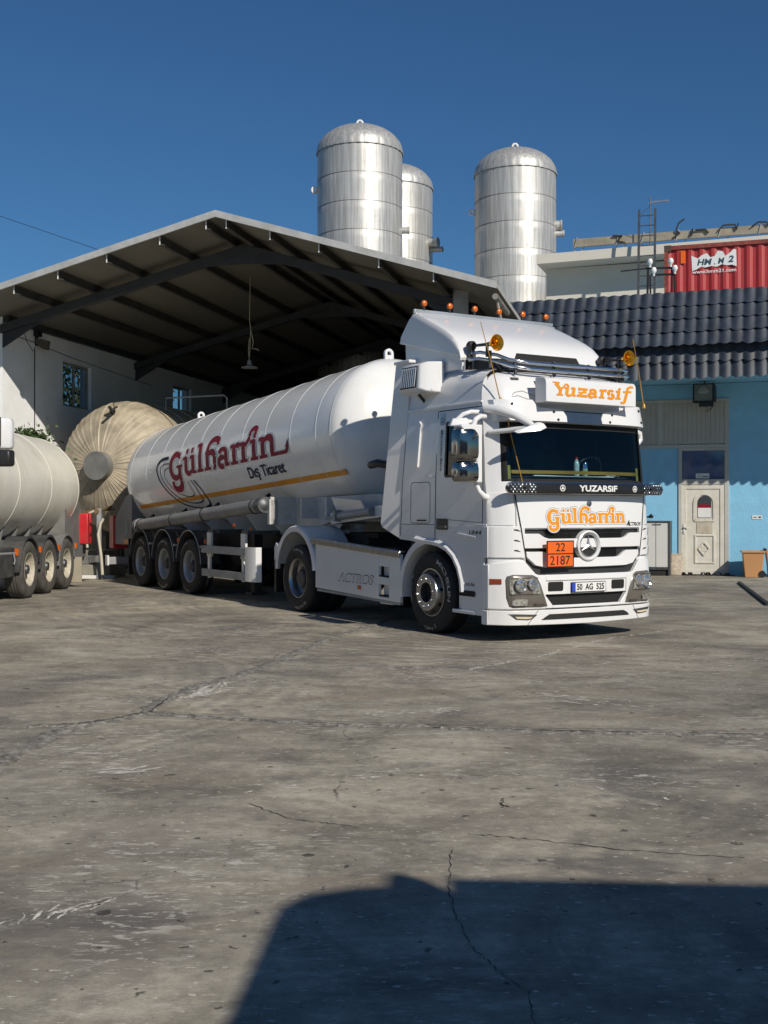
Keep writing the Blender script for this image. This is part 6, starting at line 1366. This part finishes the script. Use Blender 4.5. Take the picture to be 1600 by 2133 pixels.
m = MB(); m.loft([[(.27, -.24, .62), (.31, -.24, .64), (.37, -.22, .2), (.33, -.22, .17)], [(.27, .24, .62), (.31, .24, .64), (.37, .22, .2), (.33, .22, .17)]], True, False, True); m.build('bin_lid', BINO, wb, 0, bevel=.01)
m = MB(); m.cyl((.26, -.2, .64), (.26, .2, .64), .03, 10); m.cyl((.19, -.19, .08), (.19, -.14, .08), .08, 14); m.cyl((.19, .14, .08), (.19, .19, .08), .08, 14); m.build('bin_hinge', BLACKP, wb, 40)
wbt = thing('water_cooler_jug', 'blue plastic jug with white pattern beside the orange bin', 'jug', (8.99, 26.62, 0))
m = MB(); m.lathe([(0, .0), (.12, 0), (.13, .03), (.13, .22), (.10, .27), (.075, .29), (.07, .36), (.05, .38), (0, .38)], axis='Z', n=20); m.build('jug_body', M('jug_blue', (.03, .20, .42), .3, var=.1), wbt, 40)
m = MB()
for k in range(24): a = 2 * pi * k / 24; m.box(.1305 * cos(a) - .006, .1305 * cos(a) + .006, .1305 * sin(a) - .006, .1305 * sin(a) + .006, .06 + (k % 3) * .05, .10 + (k % 3) * .05)
m.build('jug_pattern', WHITEL, wbt, 0); m = MB(); m.tube([(-.07, 0, .34), (-.14, 0, .30), (-.13, 0, .2)], .014, 6); m.build('jug_handle', BLUEP, wbt, 50)
cb = thing('metal_cabinet', 'white metal cabinet with dark edging left of the door', 'cabinet', bw(-1.02, -.62, 0), BR)
m = MB(); m.box(-.9, .27, -.02, .5, .20, 1.25); m.build('cabinet_body', M('cabinet_white', (.62, .62, .60), .35, var=.03, dirt=((.5, .47, .4), .2, 5)), cb, 0, bevel=.01)
m = MB(); m.box(.26, .30, -.035, .5, 0.0, 1.29); m.box(-.9, .26, -.035, .5, 1.25, 1.29); m.box(-.9, .26, -.03, .5, .14, .20); m.box(-.03, -.02, -.024, -.018, .2, 1.25); m.box(-.1, .1, -.04, -.02, 1.20, 1.215); m.build('cabinet_edge', STEELD, cb, 0)
m = MB(); m.cyl((-.28, 0, 1.29), (-.28, 0, 1.36), .03, 10); m.bar((-.35, 0, 1.37), (-.12, 0, 1.39), .04, .04); m.lathe([(0, -.06), (.05, -.05), (.06, 0), (0, .05)], (-.14, 0, 1.41), 'Z', 12); m.build('tap', BLACKP, cb, 40)
m = MB(); m.box(-.9, .2, 0, .45, 0, .14); m.build('cabinet_plinth', FRAMEB, cb, 0)
sk_ = MB(); rnd = random.Random(12); rows = []
for k in range(7):
    z = .52 * k / 6; rows.append([((.15 + rnd.uniform(-.012, .012) - (.02 if k == 6 else 0)) * cx, (.06 + .02 * sin(k)) * cy + rnd.uniform(-.01, .01), z + rnd.uniform(-.02, .02) * (k > 0)) for cx, cy in ((-1, -1), (-.3, -1.3), (.4, -1.2), (1, -1), (1, 1), (-1, 1))])
sk_.loft(rows, True, False, True)
o = sk_.build('cement_sack', M('sack_paper', (.50, .43, .34), .9, var=.2, vscale=14, dirt=((.34, .26, .18), .5, 10)), None, 50); tag(o, 'crumpled beige paper sack leaning beside the door frame', 'sack'); o.location = bw(-.62, -.25, 0); o.rotation_euler = (radians(-8), 0, BR)
m = MB(); rows = [[(.20 * (1 - .5 * abs(k - 3) / 3) * cos(2 * pi * i / 12) * (1 + .2 * sin(i * 3 + k)) - .05 * k, .10 * sin(2 * pi * i / 12), .012 + .03 * k * (1 - k / 9) + .02 * cos(i * 2)) for i in range(12)] for k in range(7)]
m.loft(rows, True, False, True); o = m.build('white_rag', M('rag_white', (.70, .68, .62), .9, var=.1), None, 50); tag(o, 'crumpled white rag on the ground beside the paper sack', 'rag'); o.location = bw(-.88, -.45, .03); o.rotation_euler = (0, 0, BR)
SLIP = M('slipper_black', (.02, .02, .022), .7, var=.2)
def slipper_mesh():
    m = MB(); out = [(.045 * sin(pi * (.08 + .84 * f)) ** .6 * (1 - .18 * cos(2 * pi * f)), .13 - .26 * f) for f in fr_(0, 1, 10)]
    P = [(x, y) for x, y in out] + [(-x, y) for x, y in out[::-1]]
    m.prism(P, lambda u, v, d: (u, v, d), 0, .022)
    m.loft([[(.046 * cos(a) * s_, y, .02 + .055 * sin(a)) for a in fr_(0, pi, 8)] for y, s_ in ((.0, 1.05), (.05, 1.05), (.085, .95))], False, False); return m
s0 = None
lab = ['black slipper at the left corner of the doorway', 'black slipper right of the doorway corner slipper', 'black slipper tilted near the middle of the doorway', 'black slipper toe-in before the middle of the door', 'black slipper by the right jamb of the doorway', 'black slipper farthest right along the doorway']
for i, (x, y, rz) in enumerate(((-.42, -.30, .9), (-.25, -.27, 1.3), (-.02, -.20, -.5), (.14, -.18, .8), (.42, -.24, 1.6), (.60, -.28, 1.9))):
    if s0 is None: o = s0 = slipper_mesh().build('slipper', SLIP, None, 40)
    else: o = s0.copy(); COL.objects.link(o)
    tag(o, lab[i], 'slipper', 'slippers left at the door'); o.location = bw(x, y, 0.002); o.rotation_euler = (0, 0, BR + rz)

# ================================================================== LEFT TANKER
lt = thing('tanker_trailer', 'dusty off-white tank trailer with grey mudguards and ivory wheels on the left', 'trailer', (0, 0, 0))
TANKD = M('dusty_tank_paint', (.82, .80, .70), .42, var=.05, vscale=1.2, dirt=((.55, .49, .37), .35, 1.8), stretch=(1, 1, .6), coat=.2, rvar=.1)
FL = TankFrame((-7.30, 12.0, 2.03), (-7.30, 23.6, 1.98), 1.05)
_p = FL.p
def flp(q, phi, off=0., r=None):
    a = radians(phi); R = (FL.r if r is None else r) + off
    return FL.A + FL.ax * q + Vector((R * cos(a), 0, R * sin(a)))
FL.p = flp
build_tank(lt, FL, TANKD, (.4, .62), [11.6 - 1.9 * k for k in range(6)])
lug(lt, FL, 9.7, WHITEL, .2)
m = MB(); m.prism([(-.9, 1.55), (-.9, .95), (1.02, .95), (1.02, 1.55)][::-1], lambda u, v, d: (-7.36 + u, d, v), 22.9, 23.0)
for y in fr_(13, 23, 13): m.prism([(-.75, 1.45), (-.55, .95), (.72, .95), (.86, 1.5)], lambda u, v, d: (-7.36 + u, d, v), y - .02, y + .02)
m.box(-8.0, -6.55, 12.5, 23.2, .86, 1.0); m.build('tank_cradle', DUSTG, lt, 0)
m = MB(); m.box(-8.2, -6.7, 12.5, 24.6, .62, .86)
for y in (20.06, 21.25, 22.43): m.cyl((-8.3, y, .48), (-6.4, y, .48), .07)
m.build('chassis', FRAMEB, lt, 0)
for y in (20.06, 21.25, 22.43):
    for s in (1, -1):
        wp = part('axle_side', lt) if False else None
        wh = wheel(lt, 0, 0, -1, 'ivory', R=.50, rub=RUBDUST, rimm=IVORY); wh.location = (-7.30 + s * 1.14, y, .50); wh.rotation_euler = (0, 0, radians(90) if s > 0 else radians(-90))
        m = MB(); A = fr_(12, 182, 20); R0, R1 = .545, .58
        xo, xi = -7.30 + s * 1.15, -7.30 + s * .78
        m.loft([[(x, y + R * cos(radians(a)), .50 + R * sin(radians(a))) for R, x in ((R0, xo), (R1, xo), (R1, xi), (R0, xi))] for a in A], True, False, True); m.build('mudguard', GREYD if y < 22 else DUSTG, lt, 40)
        if s > 0:
            m = MB(); m.box(xo - .05, xo + .03, y + .50, y + .56, .78, .88); m.build('marker_lamp', AMBER, lt, 0)
m = MB(); m.box(-6.62, -6.24, 18.6, 19.48, .40, .90); m.build('side_locker', GREYD, lt, 30, bevel=.02)
m = MB(); m.cyl((-6.26, 18.4, .82), (-6.26, 19.5, .80), .03, 10); m.tube([(-6.22, 19.35, .80), (-6.2, 19.36, .68), (-6.21, 19.33, .62)], .012, 6); m.build('side_bar', GREYP, lt, 40)
m = MB(); m.box(-6.29, -6.2, 19.52, 19.60, .76, .88); m.build('marker_lamp', AMBER, lt, 0)
FLAPM = M('flap_beige', (.33, .29, .22), .9)
for xf_ in (-6.45, -8.6): m = MB(); m.box(xf_, xf_ + .4, 23.05, 23.08, .10, .60); m.build('mud_flap', FLAPM, lt, 0)
m = MB(); m.prism([(23.3, .55), (23.3, 2.0), (23.9, 1.9), (24.8, 1.35), (24.8, .55)], lambda u, v, d: (d, u, v), -8.3, -6.42); m.box(-6.45, -6.25, 23.25, 23.9, .50, .82); m.build('rear_cabinet', DUSTG, lt, 0)
m = MB(); m.box(-8.4, -6.15, 24.85, 24.95, .42, .56); m.box(-6.3, -6.22, 24.2, 24.9, .42, .56); m.build('rear_bumper', DUSTG, lt, 0)
b2 = extinguisher_box(lt, -6.38, 24.45, .82, 1.47, .27, .30)
# tractor of the left tanker: mostly out of frame, its mirror shows
lc = thing('parked_truck_cab', 'white truck cab at the left edge with a white and black door mirror', 'truck', (-7.0, 13.6, 0), radians(-84))
m = MB(); m.loft([[(x, y, z) for x, y in ((1.0 - e, -1.15 + e * .3), (1.0 - e, 1.15 - e * .3), (-1.0, 1.15 - e * .3), (-1.0, -1.15 + e * .3))] for z, e in ((.5, .0), (1.6, .02), (2.7, .15), (3.1, .35))], True, False, True); m.build('cab_body', PAINT, lc, 30, bevel=.06)
m = MB(); m.box(-.2, .7, 1.13, 1.17, 1.7, 2.5); m.box(-.2, .7, -1.17, -1.13, 1.7, 2.5); m.build('side_window', GLASSD, lc, 0)
for X in (.2,):
    for s in (-1, 1): wheel(lc, X, s * 1.15, s, 'drive')
m = MB(); m.box(-1, .8, -.45, .45, .6, .9); m.build('chassis', FRAMEB, lc, 0)
mr = part('door_mirror', lc)
# mirror stands out towards the yard
mi_c = Vector((-4.72, 14.5, 0))
def to_lc(p):
    d = Vector(p) - Vector((-7.0, 13.6, 0)); c_, s_ = cos(radians(84)), sin(radians(84)); return (d.x * c_ - d.y * s_, d.x * s_ + d.y * c_, d.z)
m = MB(); m.loft([[to_lc((-4.86 + x * e, 14.5 + y * e, z)) for x, y in ((-.10, -.10), (.10, -.10), (.185, -.02), (.19, .08), (-.10, .10))] for z, e in ((2.29, .9), (2.33, 1.), (2.62, 1.), (2.68, .9))], True, False, True); m.build('mirror_shell', PAINT, mr, 30, bevel=.02)
m = MB(); m.loft([[to_lc((-4.88 + x * e, 14.46 + y * e, z)) for x, y in ((-.12, -.12), (.09, -.12), (.10, .02), (-.12, .05))] for z, e in ((2.30, .9), (2.34, 1.), (2.64, 1.), (2.69, .9))], True, False, True); m.loft([[to_lc((-4.80 + x * e, 14.46 + y * e, z)) for x, y in ((-.14, -.12), (.14, -.12), (.16, .04), (-.14, .08))] for z, e in ((2.07, .88), (2.10, 1.), (2.25, 1.), (2.28, .9))], True, False, True); m.build('mirror_bezel', BLACKP, mr, 30, bevel=.02)
m = MB(); m.tube([to_lc((-4.95, 14.48, 2.60)), to_lc((-5.1, 14.3, 2.66)), to_lc((-5.8, 14.0, 2.66))], .035, 8); m.tube([to_lc((-4.95, 14.48, 2.15)), to_lc((-5.1, 14.3, 2.1)), to_lc((-5.8, 14.0, 2.1))], .035, 8); m.build('mirror_arm', PAINT, mr, 50)
# post, hose and valve stand between the trailers
ps = thing('hose_post', 'white post with a pale hose between the two tank trailers', 'post', (-6.42, 26.0, 0))
m = MB(); m.bar((0, 0, 0), (0, 0, 1.58), .10, .10); m.build('post', GREYP, ps, 0)
m = MB(); m.tube([(.12, -.2, .02), (.10, -.25, .5), (.02, -.2, 1.0), (.05, -.1, 1.25), (.12, -.1, 1.35)], .035, 8); m.tube([(-.25, -.1, .7), (-.28, -.1, 1.2), (-.2, -.1, 1.48), (-.02, -.05, 1.56)], .03, 8); m.build('hose', M('hose_cream', (.52, .48, .38), .6), ps, 50)
m = MB(); m.bar((-.5, 0, 1.50), (.35, 0, 1.56), .04, .04); m.cyl((-.05, -.1, 1.52), (-.05, .1, 1.52), .06, 10); m.cyl((.1, -.06, 1.55), (.3, -.1, 1.62), .03, 8); m.build('valve', M('valve_brass', (.25, .17, .08), .5, .5, var=.3), ps, 40)
blk = thing('loading_plinth', 'dusty concrete plinth with steel edge between the tank trailers', 'plinth', (-6.9, 26.6, 0), radians(-8))
m = MB(); m.box(-.6, .75, -.4, .6, 0, .30); m.box(-.5, .55, -.2, .6, .30, .62); m.build('plinth_body', M('plinth_dust', (.24, .22, .18), .95, var=.2, bump=.3), blk, 0, bevel=.02)
m = MB(); m.box(-.75, .9, -.55, -.42, 0, .07); m.build('edge_plate', WHITEL, blk, 0)
# ================================================================== PLANTS
LEAF = M('leaf_green', (.05, .085, .022), .6, var=.45, vscale=9)
LEAFD = M('leaf_dark', (.035, .055, .02), .6, var=.5, vscale=5)
BARK = M('bark', (.10, .075, .05), .9, var=.3)
def plant(name, label, cat, loc, zc, rx, rz_, n, ls, mat, seed):
    t = thing(name, label, cat, loc); rnd = random.Random(seed); m = MB()
    m.tube([(0, 0, 0), (.06, .04, zc * .5), (0, 0, zc)], [.10, .07, .04], 8)
    cl = []
    for k in range(14):
        a, b = rnd.uniform(0, 2 * pi), rnd.uniform(-.6, 1.2); c = Vector((cos(a) * cos(b) * rx * .7, sin(a) * cos(b) * rx * .7, zc + sin(b) * rz_ * .8)); cl.append(c); m.tube([(0, 0, zc * .55), (c.x * .5, c.y * .5, (zc + c.z) / 2 - .1), c], [.05, .03, .012], 6)
    m.build('trunk', BARK, t, 50); m = MB()
    for _ in range(n):
        c = rnd.choice(cl); p = c + Vector((rnd.gauss(0, rx * .22), rnd.gauss(0, rx * .22), rnd.gauss(0, rz_ * .22)))
        u = Vector((rnd.gauss(0, 1), rnd.gauss(0, 1), rnd.gauss(0, 1))).normalized(); v = u.orthogonal().normalized(); v.rotate(Matrix.Rotation(rnd.uniform(0, 6.3), 3, u)); l = ls * rnd.uniform(.6, 1.3)
        m.add([p, p + u * l * .5 + v * l * .28, p + u * l, p + u * l * .5 - v * l * .28], [(0, 1, 2, 3)])
    m.build('crown', mat, t, 0)
plant('bush', 'green leafy bush behind the left tank against white wall', 'bush', (-7.75, 24.95, 0), 2.75, .75, .5, 2600, .10, LEAF, 2)
c_ = cw(-7.2, 17.5, 0); plant('tree', 'dark leafy tree seen through the shed window panes', 'tree', c_, 6.2, 2.8, 2.2, 5000, .22, LEAFD, 5)
# thin cable across the sky
m = MB(); m.tube([(-22, 60, 17.6), (-13.5, 58, 14.4), (-8, 56, 12.6)], .015, 6); tag(m.build('overhead_cable', BLACKP, None, 0), 'thin dark cable crossing the sky above the shed roof', 'cable')
# truck behind the photographer: out of frame, its shadow falls on the yard
pk = thing('parked_truck', 'white truck just out of frame that shades the near yard', 'truck', (0, 0, 0))
m = MB(); prof = [(1.55, .5), (1.6, 1.5), (1.83, 2.8), (2.03, 3.187), (2.58, 3.82), (2.744, 4.006), (2.913, 4.11), (3.148, 4.17), (3.33, 4.19), (3.49, 4.18), (3.49, .5)]
m.prism(prof, lambda u, v, d: (u, d, v), -.9, -3.3); m.build('cab', PAINT, pk, 0, bevel=.03)
m = MB(); m.prism([(3.59, .9), (3.59, 4.245), (3.7, 4.24), (14, 3.75), (14, .9)], lambda u, v, d: (u, d, v), -.9, -3.3); m.build('body', M('body_grey', (.45, .45, .45), .5), pk, 0)
m = MB(); m.prism([(3.32, 4.1), (3.36, 4.27), (3.43, 4.32), (3.50, 4.25), (3.51, 4.1)], lambda u, v, d: (u, d, v), -.92, -1.1); m.build('lifting_lug', PAINT, pk, 40)
m = MB(); m.box(1.9, 14, -2.5, -1.7, .6, .9); m.build('chassis', FRAMEB, pk, 0)
for X in (2.6, 6.6, 11.5, 12.8):
    for yy, s in ((-.95, 1), (-3.25, -1)): wheel(pk, X, yy, s, 'drive')
